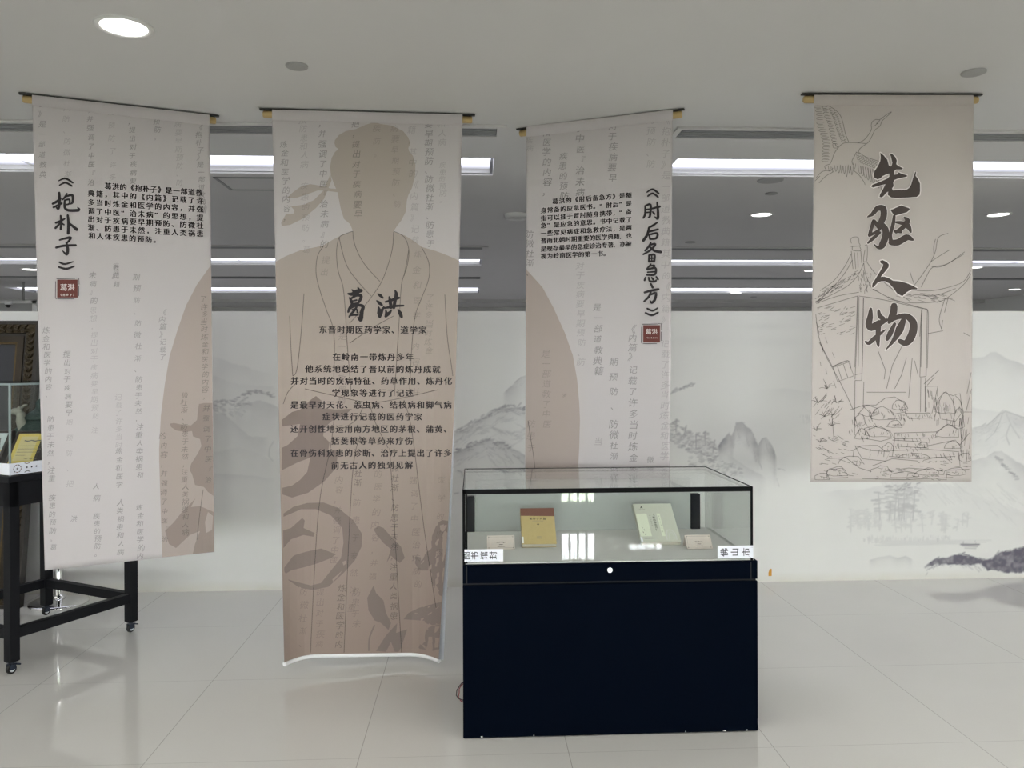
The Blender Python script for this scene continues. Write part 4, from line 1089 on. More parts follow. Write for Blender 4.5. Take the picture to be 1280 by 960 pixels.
# columns, fence, rocks and steps
rk = ((990, 340), 3.428)
for P in ([(283, 100), (275, 350), (270, 460)], [(306, 110), (300, 440)], [(270, 440), (300, 435), (298, 465), (270, 465)], [(270, 465), (268, 700)], [(308, 470), (305, 580)], [(555, 165), (548, 450)], [(580, 160), (575, 445)], [(548, 450), (575, 448)], [(552, 455), (550, 600)], [(572, 455), (570, 600)],
          [(120, 300), (150, 370), (200, 460), (235, 530), (262, 590)], [(102, 180), (110, 260), (130, 330)], [(175, 405), (240, 380), (265, 445), (195, 470), (175, 405)], [(195, 405), (215, 465)], [(220, 395), (240, 455)], [(320, 515), (490, 515)], [(370, 340), (400, 420), (395, 460)], [(470, 320), (430, 400), (405, 500)], [(490, 370), (470, 440), (440, 500)], [(515, 370), (500, 540)], [(525, 380), (540, 440)],
          [(570, 490), (625, 490), (600, 605), (572, 600), (570, 490)], [(565, 480), (630, 420)], [(580, 485), (610, 450)], [(700, 530), (720, 550), (735, 600), (728, 650)],
          [(612, 620), (630, 555), (650, 515), (690, 530), (720, 520), (730, 600), (700, 640), (640, 630)], [(250, 590), (310, 570), (360, 570), (400, 540), (440, 535), (480, 560), (485, 600), (430, 610)], [(305, 575), (330, 600), (345, 640)], [(485, 605), (590, 605), (600, 625), (500, 628), (485, 605)],
          [(410, 630), (480, 625), (480, 655), (430, 655)], [(310, 670), (350, 660), (420, 680), (435, 710), (380, 725), (320, 715), (310, 670)], [(440, 690), (620, 685), (625, 710), (440, 715), (440, 690)], [(430, 720), (590, 730), (585, 755), (430, 745)], [(430, 765), (580, 760), (715, 770), (715, 800)], [(620, 690), (660, 655), (720, 660), (725, 710)],
          [(580, 745), (700, 720), (720, 745)], [(415, 790), (540, 800), (700, 790)], [(345, 830), (430, 800), (540, 810)], [(270, 745), (340, 765), (420, 770), (400, 810), (300, 800), (270, 745)], [(150, 800), (230, 795), (290, 840), (340, 855)], [(390, 855), (500, 840), (640, 850)], [(150, 850), (215, 840), (240, 880), (150, 885), (150, 850)], [(300, 885), (480, 890), (690, 880)], [(660, 850), (760, 845)], [(665, 860), (660, 890)],
          [(735, 600), (770, 600)], [(735, 615), (722, 770)], [(770, 500), (745, 600)], [(768, 430), (750, 520)], [(170, 600), (180, 720)], [(270, 620), (290, 700)], [(440, 715), (430, 790)], [(715, 775), (720, 830)], [(760, 690), (720, 740)], [(735, 260), (762, 275)]):
    ln(P, *rk, w=.75)
for (x0, x1, y0, y1, n, dx, dy) in ((440, 600, 605, 630, 26, 6, 16), (440, 620, 690, 715, 26, 4, 16), (430, 580, 730, 760, 26, 4, 14), (430, 700, 770, 790, 30, 4, 16), (340, 660, 840, 890, 34, 20, 3), (610, 730, 540, 640, 30, 2, 34), (400, 490, 560, 600, 14, 8, 16), (300, 360, 580, 690, 18, 8, 18), (720, 765, 620, 770, 18, -4, 50), (572, 625, 495, 590, 16, 2, 40), (90, 200, 540, 640, 34, 18, -22), (90, 250, 690, 790, 34, 24, 10), (100, 300, 800, 890, 22, 26, 6), (500, 760, 800, 880, 26, 24, 4), (240, 300, 600, 720, 12, 6, 22), (120, 180, 280, 520, 10, 10, 26)):
    for _ in range(n):
        x, y = random.uniform(x0, x1), random.uniform(y0, y1); k = random.uniform(.4, 1.1)
        ln([(x, y), (x + dx * k + random.uniform(-3, 3), y + dy * k + random.uniform(-3, 3))], *rk, w=.6)
def rock(cx, cy, w, h):
    top = [(-1, .35), (-.8, -.35), (-.35, -.75), (.05, -1), (.5, -.8), (.85, -.3), (1, .4)]
    P = [(cx + w * (x + random.uniform(-.14, .14)), cy + h * (y + random.uniform(-.18, .18))) for x, y in top]
    ln(P, *rk, w=.75)
    if random.random() < .8: ln([P[0], (cx - w * .3, cy + h * .55), (cx + w * .4, cy + h * .5), P[-1]], *rk, w=.6)
    for _ in range(5):
        x, y = cx + w * random.uniform(-.1, .8), cy + h * random.uniform(-.5, .2)
        ln([(x, y), (x - w * .06, y + h * random.uniform(.15, .5))], *rk, w=.55)
for (cx, cy, w, h) in ((330, 600, 40, 34), (460, 575, 34, 28), (385, 615, 50, 34), (300, 700, 36, 30), (365, 690, 60, 30), (440, 655, 30, 20), (330, 775, 70, 34), (410, 755, 28, 22), (190, 860, 46, 26), (250, 815, 60, 26), (480, 870, 60, 20), (580, 860, 50, 20), (700, 860, 50, 24), (665, 690, 50, 34), (715, 640, 26, 60), (655, 575, 40, 56), (690, 745, 34, 20), (560, 745, 24, 16), (130, 880, 36, 20), (380, 850, 50, 22), (740, 800, 28, 26), (290, 640, 22, 40), (520, 790, 70, 14), (620, 810, 60, 16)):
    rock(cx, cy, w, h)
for (x0, y0) in ((110, 560), (140, 620), (105, 680), (190, 560), (120, 730), (150, 500), (170, 660)):
    for q in range(7):
        th = random.uniform(-2.9, -.2); l = random.uniform(20, 46)
        ln([(x0, y0), (x0 + l * .6 * math.cos(th), y0 + l * .6 * math.sin(th)), (x0 + l * math.cos(th) + 4, y0 + l * math.sin(th) + 8)], *rk, w=.6)
b4.cloth(a, M['cloth_cream']); b4.rod()
t = Art()
o1, s1 = (1060, 170), 6.4
o2, s2 = (1060, 310), 6.857
xian = [(258, 133), (285, 155), (315, 190), (328, 240), (347, 243), (355, 215), (345, 170), (334, 142), (352, 142), (378, 168), (391, 195), (386, 225), (400, 238), (440, 258), (434, 268), (385, 268), (370, 280), (372, 310), (395, 305), (405, 290), (425, 300), (474, 315), (470, 326), (400, 340), (370, 352), (362, 375), (366, 400), (352, 420), (360, 435), (420, 430), (465, 432), (490, 415), (505, 390), (520, 340), (538, 285), (545, 290), (540, 318), (560, 345), (576, 380), (577, 440), (572, 470), (550, 487), (480, 492), (390, 496), (345, 492), (318, 470), (322, 445), (305, 455), (285, 480), (268, 492), (252, 488), (255, 470), (280, 425), (300, 385), (270, 392), (200, 412), (186, 405), (195, 390), (260, 365), (315, 340), (330, 325), (330, 300), (300, 310), (275, 322), (262, 338), (235, 346), (212, 335), (204, 315), (212, 280), (240, 240), (258, 200), (262, 170)]
ren = [(275, 110), (295, 103), (330, 118), (350, 140), (347, 165), (320, 200), (280, 248), (310, 245), (350, 258), (385, 280), (440, 285), (500, 300), (560, 325), (597, 348), (590, 355), (545, 355), (505, 378), (480, 400), (465, 413), (440, 400), (420, 388), (390, 345), (355, 305), (320, 285), (285, 285), (255, 295), (225, 330), (212, 342), (205, 330), (210, 305), (235, 265), (275, 200), (300, 155), (300, 138), (280, 130)]
qu = [[(155, 648, 8), (195, 625, 28), (235, 580, 38), (280, 582, 48), (285, 640, 46), (265, 700, 42), (298, 745, 46), (300, 800, 48), (272, 875, 48), (240, 893, 20), (205, 862, 6)], [(205, 680, 26), (190, 730, 26), (172, 795, 24)], [(172, 795, 20), (230, 765, 22), (262, 735, 18)], [(160, 856, 14), (200, 820, 26), (255, 772, 18)], [(210, 680, 24), (245, 728, 30)],
      [(370, 640, 20), (362, 700, 26), (340, 790, 24), (345, 850, 32)], [(345, 852, 40), (400, 850, 46), (470, 812, 46), (518, 830, 18)], [(450, 650, 10), (475, 680, 42), (440, 730, 32), (385, 768, 24)], [(385, 690, 16), (430, 697, 28), (480, 722, 40), (503, 768, 14)], [(380, 762, 24), (425, 768, 20)]]
qu_top = [(338, 590), (360, 585), (425, 555), (490, 578), (495, 590), (470, 610), (375, 637), (358, 620)]
wu = [[(195, 522, 22), (190, 590, 44), (178, 650, 52), (200, 682, 54), (260, 650, 52), (335, 615, 22)], [(262, 535, 20), (272, 580, 36), (300, 605, 36)], [(265, 640, 42), (258, 720, 38), (256, 800, 32), (262, 842, 14)], [(150, 803, 16), (180, 815, 30), (230, 772, 36), (320, 700, 10)],
      [(395, 498, 52), (390, 550, 56), (368, 610, 52), (350, 640, 20)], [(380, 612, 30), (440, 588, 38), (510, 588, 46), (558, 640, 58), (558, 710, 62), (530, 780, 62), (490, 815, 46), (445, 798, 36)], [(400, 650, 24), (362, 730, 42), (335, 782, 28)], [(475, 620, 40), (442, 700, 62), (392, 790, 32), (320, 878, 4)]]
def big(P, o, s, grow):
    C = np.array(P, float); return [(x / s + o[0], y / s + o[1]) for x, y in C]
for layer, mi, wmul, extra in ((3, HALO, None, 9), (5, INKB, None, 0)):
    for P, o, s in ((xian, o1, s1), (qu_top, o1, s1), (ren, o2, s2)):
        q = big(P, o, s, 0)
        if mi == INKB: t.poly(q, mi, layer)
        else: t.stroke([(x, y) for x, y in q + q[:1]], mi, layer, w=2.6, smooth=False)
    for S, o, s in ((qu, o1, s1), (wu, o2, s2)):
        for st in S: t.stroke([(x, y, w * 1.14 + extra) for x, y, w in st], mi, layer, off=o, sc=s)
b4.chars(t, 1, [252.5, 318, 375])

# ================================================================== GLASS DISPLAY CASE
def display_case():
    fl = at_z(579, 924, 0); fr = at_z(948, 915, 0)
    x0, x1 = fl[0], fr[0]
    yf = (fl[1] + fr[1]) / 2
    dep = 0.655; yb = yf + dep
    zt = 0.994; zd = 0.700
    root = thing('display_case', 'navy museum display case with a glass top, standing in front of the banners', 'display case', ((x0 + x1) / 2, (yf + yb) / 2, 0))
    og = root.location[:]
    body = MB(og)
    body.box((x0, yf, 0.004), (x1, yb, 0.612), 0, .003)
    body.box((x0 + .004, yf + .012, 0.608), (x1 - .004, yb, 0.620), 1)
    # chipped paint along the bottom edge
    for cx, w in ((x0 + .07, .008), (x0 + .28, .004), (x1 - .145, .012), (x1 - .30, .004), (x1 - .05, .006)):
        body.box((cx, yf - .0008, .006), (cx + w, yf + .001, .011), 2)
    body.box((x1 - .0015, yf - .0006, .03), (x1 + .0008, yf + .006, .055), 2)
    body.build('cabinet_body', [M['navy'], M['navy_gap'], M['lamp_white']], root)
    rail = MB(og)
    rail.box((x0, yf, .620), (x1, yb, zd - .006), 0, .002)
    rb = rail.build('lockable_rail', M['navy'], root)
    lid = MB(og)
    lid.box((x0 + .018, yf - .004, .622), (x1 - .030, yf, zd - .012), 0, .002)
    lid.build('drop_panel', M['navy'], root)
    for (a, b) in (((x0 + .014, yf - .0015, .616), (x0 + .018, yf + .001, zd - .01)), ((x1 - .030, yf - .0015, .616), (x1 - .026, yf + .001, zd - .01))): MB(og).box(a, b).build('panel_gap', M['navy_gap'], root)
    lk = at_y(762, 712, yf)
    l = MB(og)
    rot = Matrix.Rotation(math.pi / 2, 4, 'X')
    def disc(mb, c, r, y0, y1, mi=0, seg=24):
        vs = [(c[0] + r * math.cos(2 * math.pi * k / seg), y, c[2] + r * math.sin(2 * math.pi * k / seg)) for y in (y0, y1) for k in range(seg)]
        mb.add(vs, [list(range(seg)), list(range(seg, 2 * seg))[::-1]] + [(k, k + seg, (k + 1) % seg + seg, (k + 1) % seg) for k in range(seg)], mi)
    disc(l, lk, .0105, yf - .009, yf - .003); disc(l, lk, .0075, yf - .011, yf - .008)
    l.box((lk[0] - .0014, yf - .0125, lk[2] - .005), (lk[0] + .0014, yf - .0105, lk[2] + .005), 1)
    l.build('lock', [M['steel'], M['navy_gap']], root)
    dk = MB(og); dk.box((x0 + .012, yf + .012, zd - .006), (x1 - .012, yb - .012, zd + .0), 0)
    dk.build('display_deck', M['felt'], root)
    # rear board and navy rear posts, inside the glass
    P0 = at_y(594, 600, yb - .03); P1 = at_y(862, 600, yb - .03)
    bd = MB(og); bd.box((P0[0], yb - .045, zd), (P1[0], yb - .02, .944), 0, .002); bd.build('backboard', M['felt_dark'], root)
    for s, (a, b) in (('l', (584, 593.5)), ('r', (862.5, 874))):
        A = at_y(a, 640, yb - .03)[0]; B = at_y(b, 640, yb - .03)[0]
        MB(og).box((A, yb - .05, zd), (B, yb - .012, .868), 0, .002).build('rear_post', M['navy'], root)
    # glass panes
    g0, g1 = x0 + .002, x1 - .022
    t = .006
    def pane(nm, a, b): MB(og).box(a, b).build(nm, M['glass_top' if nm == 'top_glass' else 'glass'], root)
    pane('front_glass', (g0, yf + .004, zd), (g1, yf + .004 + t, zt - .008))
    pane('side_glass', (g0, yf + .012, zd), (g0 + t, yb - .008, zt - .008))
    pane('side_glass', (g1 - t, yf + .012, zd), (g1, yb - .008, zt - .008))
    pane('rear_glass', (g0, yb - .008, zd), (g1, yb - .002, zt - .008))
    pane('top_glass', (g0, yf + .002, zt - .008), (g1, yb, zt))
    # black corner rails
    tr = MB(og)
    tr.box((g0 - .002, yf - .001, zt - .018), (g1 + .002, yf + .004, zt + .001))
    tr.box((g0 - .002, yf - .001, zd - .004), (g0 + .009, yf + .004, zt))
    tr.box((g1 - .006, yf - .001, zd - .004), (g1 + .003, yf + .004, zt))
    tr.box((g0 + .012, yf - .0005, zd), (g0 + .018, yf + .004, zt - .018))
    tr.box((g1 - .003, yf, zt - .003), (g1 + .0015, yb, zt + .001))
    tr.box((g0 - .001, yf, zt - .003), (g0 + .002, yb, zt + .001))
    tr.box((g0, yb - .004, zt - .004), (g1, yb + .001, zt + .001))
    tr.build('edge_trim', M['black_trim'], root)
    # paper seal strips with sideways lettering
    def strip(pa, pb, chars, lab, half):
        A = at_y(*pa, yf - .0025); B = at_y(*pb, yf - .0025)
        w, h = B[0] - A[0], A[2] - B[2]
        s = MB(og); s.box((A[0], yf - .0032, B[2]), (B[0], yf - .0012, A[2]))
        o = s.build('paper_seal_strip', M['paper'], root); o['label'] = lab
        art = Art()
        for ch, fx in chars: art.char(ch, fx * w, h * .5, h * .68, 0, 1, bold=.012, rot=-math.pi / 2)
        for k in range(14):
            th = 2 * math.pi * k / 14
            cx, cy, r = half * w, h * .55, h * .42
            p = [(cx + r * math.cos(th), cy + r * math.sin(th)), (cx + r * math.cos(th + .3), cy + r * math.sin(th + .3))]
            if all(0.002 < q[0] < w - .001 for q in p): art.stroke(p, 1, 2, w=.0015, smooth=False)
        art.to_mesh(flat_mapper((A[0], yf - .0034, A[2]), (1, 0, 0), (0, 0, 1), (0, -1, 0)), 'strip_lettering', [M['paper_ink'], M['stamp_pink']], o, og)
    strip((580.5, 687), (629, 701.5), (('图', .05), ('书', .265), ('馆', .50), ('封', .74)), 'white paper strip at the left corner of the glass', .10)
    strip((897, 682.5), (941.5, 697.5), (('佛', .18), ('山', .475), ('市', .80)), 'white paper strip at the right corner of the glass', .98)
    return x0, x1, yf, yb, zd
CX0, CX1, CYF, CYB, DECK = display_case()

# ------------------------------------------------------------------ books, stands and label cards on the deck
def slab_frame(px_bl, px_br, length, tilt, zbase, thick):
    """front-bottom edge of a leaning slab found on the deck plane"""
    A = at_z(*px_bl, zbase); B = at_z(*px_br, zbase)
    A[1] = B[1] = (A[1] + B[1]) / 2
    ex = np.array([1, 0, 0.0]); ey = np.array([0, math.cos(tilt), math.sin(tilt)]); n = np.array([0, -math.sin(tilt), math.cos(tilt)])
    return A, B[0] - A[0], ex, ey, n

def obox(mb, O, ex, ey, n, u0, u1, v0, v1, w0, w1, mi=0):
    vs = [O + ex * u + ey * v + n * w for u in (u0, u1) for v in (v0, v1) for w in (w0, w1)]
    mb.add(vs, [(0, 1, 3, 2), (4, 6, 7, 5), (0, 4, 5, 1), (2, 3, 7, 6), (0, 2, 6, 4), (1, 5, 7, 3)], mi)

def book(px_bl, px_br, length, tilt, thick, cover, label):
    A, w, ex, ey, n = slab_frame(px_bl, px_br, length, tilt, DECK, thick)
    lift = thick * 0  # lower rear edge rests on the deck
    O = A + np.array([0, 0, .001]) + np.array([0, 0, 0])
    root = thing('book', label, 'book', tuple(A))
    og = tuple(A)
    pg = MB(og); obox(pg, O, ex, ey, n, .003, w - .002, .002, length - .003, .0015, thick - .0015); pg.build('pages', M['pages'], root)
    cv = MB(og)
    obox(cv, O, ex, ey, n, 0, w, 0, length, 0, .0015); obox(cv, O, ex, ey, n, 0, w, 0, length, thick - .0015, thick); obox(cv, O, ex, ey, n, 0, .003, 0, length, 0, thick)
    co = cv.build('cover', cover, root)
    return root, co, O + ey * length + n * thick, w, ex, ey, n, og, A

def stand(A, w, ex, ey, tilt, length, label):
    og = tuple(A)
    root = thing('book_stand', label, 'book stand', og, 0, 'small stands holding the books')
    mb = MB(og)
    T = A + ey * length * .62
    n = np.array([0, -math.sin(tilt), math.cos(tilt)])
    x0, x1 = A[0] + w * .25, A[0] + w * .75
    B = T - n * .003
    back = MB(og)
    foot_y = T[1] + (T[2] - DECK) * .35 + .02
    back.add([(x0, B[1], B[2]), (x1, B[1], B[2]), (x1, foot_y, DECK + .001), (x0, foot_y, DECK + .001), (x0, B[1] + .003, B[2]), (x1, B[1] + .003, B[2]), (x1, foot_y + .003, DECK + .001), (x0, foot_y + .003, DECK + .001)],
             [(0, 1, 2, 3), (7, 6, 5, 4), (0, 4, 5, 1), (1, 5, 6, 2), (2, 6, 7, 3), (3, 7, 4, 0)])
    back.build('prop_leg', M['acrylic'], root)
    pl = MB(og); C = A + ey * .02 - n * .0035
    obox(pl, C, ex, ey, n, w * .25, w * .75, .0, length * .6, -.0, .0025); pl.build('rest_plate', M['acrylic'], root)

H1 = .181
rt, co, TLp, w, ex, ey, n, og, A = book((652, 684.5), (695.4, 684.5), H1, math.radians(47), .028, [M['book_ochre'], M['book_brown']], 'small ochre book with a brown band across its top, leaning in the case')
bd = Art(); bd.poly([(0, 0), (w, 0), (w, H1 * .235), (0, H1 * .215)], 0, 1)
bd.line_text('抱朴子内篇', w * .30, H1 * .30, w * .70, H1 * .305, .0125, 1, 2, bold=.02)
bd.stroke([(w * .34, H1 * .365), (w * .66, H1 * .368)], 3, 2, w=.0015, smooth=False)
bd.char('◆', w * .5, H1 * .46, .010, 1, 2)
for k in range(3): bd.stroke([(w * .44, H1 * (.80 + .025 * k)), (w * .58, H1 * (.80 + .025 * k))], 3, 2, w=.0013, smooth=False)
bd.poly([(.001, H1 * .80), (w * .055, H1 * .80), (w * .06, H1 * .975), (.001, H1 * .975)], 2, 2)
bd.to_mesh(flat_mapper(TLp, ex, ey, n), 'cover_print', [M['book_brown'], M['ink'], M['lamp_white'], M['print_grey']], co, og)
stand(A, w, ex, ey, math.radians(47), H1, 'grey stand propping up the ochre book')

rt, co, TLp, w, ex, ey, n, og, A = book((800.8, 682), (851, 681.6), .232, math.radians(35), .022, M['book_sage'], 'larger pale sage book with light panels, tilted back at the right in the case')
H2 = .232
bd = Art()
bd.poly([(w * .02, H2 * .27), (w * .30, H2 * .27), (w * .30, H2 * .86), (w * .02, H2 * .86)], 0, 1)
bd.poly([(w * .56, H2 * .27), (w * .64, H2 * .27), (w * .64, H2 * .86), (w * .56, H2 * .86)], 0, 1)
bd.line_text('《肘后备急方》', w * .465, H2 * .31, w * .465, H2 * .70, .0125, 1, 2, bold=.02, vertical=True)
bd.line_text('中医典籍丛书', w * .37, H2 * .32, w * .37, H2 * .60, .007, 2, 2, vertical=True) if False else None
for k in range(6): bd.stroke([(w * .36, H2 * (.32 + .05 * k)), (w * .385, H2 * (.335 + .05 * k))], 2, 2, w=.002, smooth=False)
for k in range(6): bd.stroke([(w * .595, H2 * (.33 + .08 * k)), (w * .605, H2 * (.355 + .08 * k))], 2, 2, w=.002, smooth=False)
bd.poly([(w * .17, H2 * .13), (w * .205, H2 * .06), (w * .24, H2 * .13), (w * .21, H2 * .11)], 1, 2)
bd.stroke([(w * .13, H2 * .15), (w * .29, H2 * .15)], 2, 2, w=.0012, smooth=False)
bd.stroke([(w * .10, H2 * .91), (w * .32, H2 * .91)], 2, 2, w=.0035, smooth=False)
for k in range(4): bd.stroke([(w * (.10 + .04 * (k % 2)), H2 * (.62 + .06 * k)), (w * (.115 + .04 * (k % 2)), H2 * (.655 + .06 * k))], 2, 2, w=.0025, smooth=False)
arch = [(w * .66, H2 * .96), (w * .68, H2 * .80), (w * .72, H2 * .72), (w * .79, H2 * .70), (w * .86, H2 * .74), (w * .90, H2 * .84), (w * .90, H2 * .96)]
bd.stroke(arch, 4, 1, w=.004); bd.stroke([(w * .72, H2 * .95), (w * .75, H2 * .80), (w * .83, H2 * .78), (w * .86, H2 * .94)], 4, 1, w=.0025)
for (x, y) in ((.60, .12), (.75, .2), (.7, .33), (.86, .42)): bd.stroke([(w * x, H2 * y), (w * x + .006, H2 * y + .005)], 4, 1, w=.003, smooth=False)
bd.poly([(.0005, H2 * .88), (w * .05, H2 * .88), (w * .05, H2 * .99), (.0005, H2 * .99)], 3, 2)
bd.to_mesh(flat_mapper(TLp, ex, ey, n), 'cover_print', [M['book_pale'], M['ink'], M['print_grey'], M['paper'], M['felt']], co, og)
stand(A, w, ex, ey, math.radians(35), H2, 'grey stand propping up the sage book')

def card(px_bl, px_br, h, label, title):
    tilt = math.radians(50)
    A, w, ex, ey, n = slab_frame(px_bl, px_br, h, tilt, DECK + .001, .002)
    og = tuple(A)
    mb = MB(og); obox(mb, A, ex, ey, n, 0, w, 0, h, 0, .002)
    foot = A + ey * h
    mb.add([foot + ex * 0, foot + ex * w, np.array([foot[0] + w, foot[1] + .03, DECK + .001]), np.array([foot[0], foot[1] + .03, DECK + .001])], [(0, 1, 2, 3)])
    root = thing('label_card', label, 'label', og, 0, 'label cards in the glass case')
    c = mb.build('folded_card', M['card'], root)
    a = Art(); m = .007
    a.stroke([(m, m), (w - m, m), (w - m, h - m), (m, h - m), (m, m)], 1, 1, w=.0009, smooth=False)
    for x, y in ((m, m), (w - m, m), (w - m, h - m), (m, h - m)): a.poly([(x - .002, y - .002), (x + .002, y - .002), (x + .002, y + .002), (x - .002, y + .002)], 1, 1)
    a.line_text(title, w * .34, h * .50, w * .66, h * .50, w * .36 / len(title), 0, 2, bold=.02)
    a.stroke([(w * .43, h * .66), (w * .57, h * .66)], 0, 2, w=.0022, smooth=False)
    a.stroke([(w * .38, h * .80), (w * .64, h * .80)], 0, 2, w=.0018, smooth=False)
    a.stroke([(w * .15, h * .30), (w * .25, h * .45), (w * .22, h * .65), (w * .3, h * .8)], 2, 1, w=.0008)
    a.stroke([(w * .75, h * .75), (w * .8, h * .55), (w * .9, h * .6), (w * .85, h * .75)], 2, 1, w=.0008)
    a.to_mesh(flat_mapper(A + ey * h + n * .002, ex, ey, n), 'card_print', [M['ink'], M['print_grey'], M['felt']], c, og)
card((609, 687), (643.6, 687), .066, 'cream label card in front of the ochre book, left in the case', '《抱朴子内篇》')
card((859, 686.5), (891, 686), .066, 'cream label card beside the sage book, right in the case', '《肘后备急方》')

# loose wire at the foot of the case
wp = lambda x, y, d=0: at_y(x, y, CYF + .12 + d)
wo = thing('power_wire', 'loop of thin red and dark wire poking out beside the case', 'wire', tuple(wp(575, 865)))
og = tuple(wo.location)
c1 = [(582, 852), (577, 854), (574, 858), (571, 863), (570.5, 869), (573, 873), (578, 875), (583, 876)]
c2 = [(582, 853), (577, 856), (574, 861), (574, 866), (573, 871), (576, 876), (580, 878), (583, 878)]
def wire(mb, c, mi, d):
    P = [wp(x, y, d) for x, y in c]; mb.tube(P, .0022, mi, seg=6)
w_ = MB(og); wire(w_, c1, 0, 0); w_.build('dark_strand', M['wire_dark'], wo)
w_ = MB(og); wire(w_, c2, 0, .004); w_.build('red_strand', M['wire_red'], wo)

# ================================================================== WHEELED TABLE AND ITS VITRINE (far left)
TA, TB, TC = at_z(15, 842, 0), at_z(164, 790, 0), at_z(57, 769, 0)
e1 = (TB - TA); TW = np.linalg.norm(e1); e1 = e1 / TW; TLn = abs((TC - TB) @ np.array([-e1[1], e1[0], 0]))
TABLE_R = math.atan2(e1[1], e1[0])
TOPZ = 0.962
tbl = thing('wheeled_table', 'black steel display table on casters at the left edge', 'table', (TA[0], TA[1], 0), TABLE_R)
lg = .05; hz = lg / 2
LZ = .062
apr = MB()
apr.box((-hz, -hz, .815), (TW + hz, hz - .012, TOPZ - .03)); apr.box((-hz, TLn - hz + .012, .815), (TW + hz, TLn + hz, TOPZ - .03))
apr.box((-hz, -hz, .815), (hz - .012, TLn + hz, TOPZ - .03)); apr.box((TW - hz + .012, -hz, .815), (TW + hz, TLn + hz, TOPZ - .03))
apr.build('apron', M['table_black'], tbl)
MB().box((-hz - .012, -hz - .012, TOPZ - .03), (TW + hz + .012, TLn + hz + .012, TOPZ), 0, .004).build('table_top', M['table_black'], tbl)
def caster(parent, x, y):
    f = MB()
    f.box((x - .022, y - .018, LZ - .004), (x + .022, y + .018, LZ))
    f.tube([(x, y, LZ - .004), (x, y, LZ - .014)], .011)
    f.box((x - .019, y - .014, .022), (x + .012, y - .011, LZ - .012)); f.box((x - .019, y + .011, .022), (x + .012, y + .014, LZ - .012))
    f.box((x - .019, y - .014, LZ - .016), (x + .016, y + .014, LZ - .012))
    f.add([(x + .010, y - .012, LZ - .014), (x + .038, y - .012, LZ - .022), (x + .038, y + .012, LZ - .022), (x + .010, y + .012, LZ - .014), (x + .010, y - .012, LZ - .020), (x + .036, y - .012, LZ - .029), (x + .036, y + .012, LZ - .029), (x + .010, y + .012, LZ - .020)], [(3, 2, 1, 0), (4, 5, 6, 7), (0, 1, 5, 4), (1, 2, 6, 5), (2, 3, 7, 6), (3, 0, 4, 7)])
    c = f.build('caster', M['caster_blue'], parent)
    w = MB(); w.tube([(x - .004, y - .009, .0245), (x - .004, y - .006, .0245), (x - .004, y + .006, .0245), (x - .004, y + .009, .0245)], [.021, .0235, .0235, .021], 0, 20)
    w.build('wheel', M['rubber'], c)
    h = MB()
    for s in (-1, 1): h.tube([(x - .004, y + s * .0085, .0245), (x - .004, y + s * .0105, .0245)], .0135, 0, 16); h.tube([(x - .004, y + s * .0105, .0245), (x - .004, y + s * .0125, .0245)], .005, 1, 10)
    h.build('wheel_hub', [M['hub_white'], M['rubber']], c)
for x, y in ((0, 0), (TW, 0), (TW, TLn), (0, TLn)):
    l = MB().box((x - hz, y - hz, LZ), (x + hz, y + hz, TOPZ - .03), 0, .002).build('leg', M['table_black'], tbl)
    caster(l, x, y)
for a, b in (((hz, -.02), (TW - hz, .02)), ((hz, TLn - .02), (TW - hz, TLn + .02)), ((-.02, hz), (.02, TLn - hz)), ((TW - .02, hz), (TW + .02, TLn - hz))):
    MB().box((*a, .170), (*b, .220), 0, .002).build('lower_rail', M['table_black'], tbl)
# glass cover
GH = 1.404 - TOPZ
gc = thing('glass_cover', 'clear glass vitrine box on the black wheeled table', 'vitrine', (TA[0], TA[1], TOPZ), TABLE_R)
t_ = .008; ga, gb = -hz + .004, TW + hz - .004; gc0, gc1 = -hz + .004, TLn + hz - .004
for nm, a, b in (('side_pane', (ga, gc0, .001), (gb, gc0 + t_, GH)), ('side_pane', (ga, gc1 - t_, .001), (gb, gc1, GH)), ('side_pane', (ga, gc0 + t_, .001), (ga + t_, gc1 - t_, GH)), ('side_pane', (gb - t_, gc0 + t_, .001), (gb, gc1 - t_, GH)), ('top_pane', (ga, gc0, GH), (gb, gc1, GH + t_))):
    MB().box(a, b).build(nm, M['glass'], gc)
ed = MB()
for x in (ga - .0005, gb - t_ + .0005):
    for y in (gc0 - .0005, gc1 - t_ + .0005): ed.box((x, y, .001), (x + t_, y + t_, GH))
ed.box((ga, gc0 - .001, GH - .002), (gb, gc0, GH + t_)); ed.box((ga, gc1, GH - .002), (gb, gc1 + .001, GH + t_)); ed.box((gb, gc0, GH - .002), (gb + .001, gc1, GH + t_)); ed.box((ga - .001, gc0, GH - .002), (ga, gc1, GH + t_))
ed.build('glass_edges', M['glass_edge'], gc)
# printed paper strip round the near corner
pp = MB(); pp.box((ga - .003, gc0 - .003, .006), (ga + .16, gc0 - .001, .062)); pp.box((ga - .003, gc0 - .003, .006), (ga - .001, gc0 + .22, .062))
po = pp.build('paper_seal_strip', M['paper'], gc); po['label'] = 'white printed paper strip with a round stamp at the glass corner'
ar = Art()
for k in range(9):
    th = 2 * math.pi * k / 9; r = .019
    ar.stroke([(.035 + r * math.cos(th), .028 + r * math.sin(th)), (.035 + r * math.cos(th + .5), .028 + r * math.sin(th + .5))], k % 2, 1, w=.0035, smooth=False)
ar.char('★', .035, .028, .014, 1, 1)
for k in range(3): ar.poly([(.078 + .024 * k, .024), (.085 + .024 * k, .022), (.087 + .024 * k, .029), (.080 + .024 * k, .031)], 1, 1)
ar.stroke([(.070, .050), (.085, .044), (.10, .050)], 1, 1, w=.003); ar.stroke([(.070, .004), (.085, .008), (.10, .003)], 0, 1, w=.003)
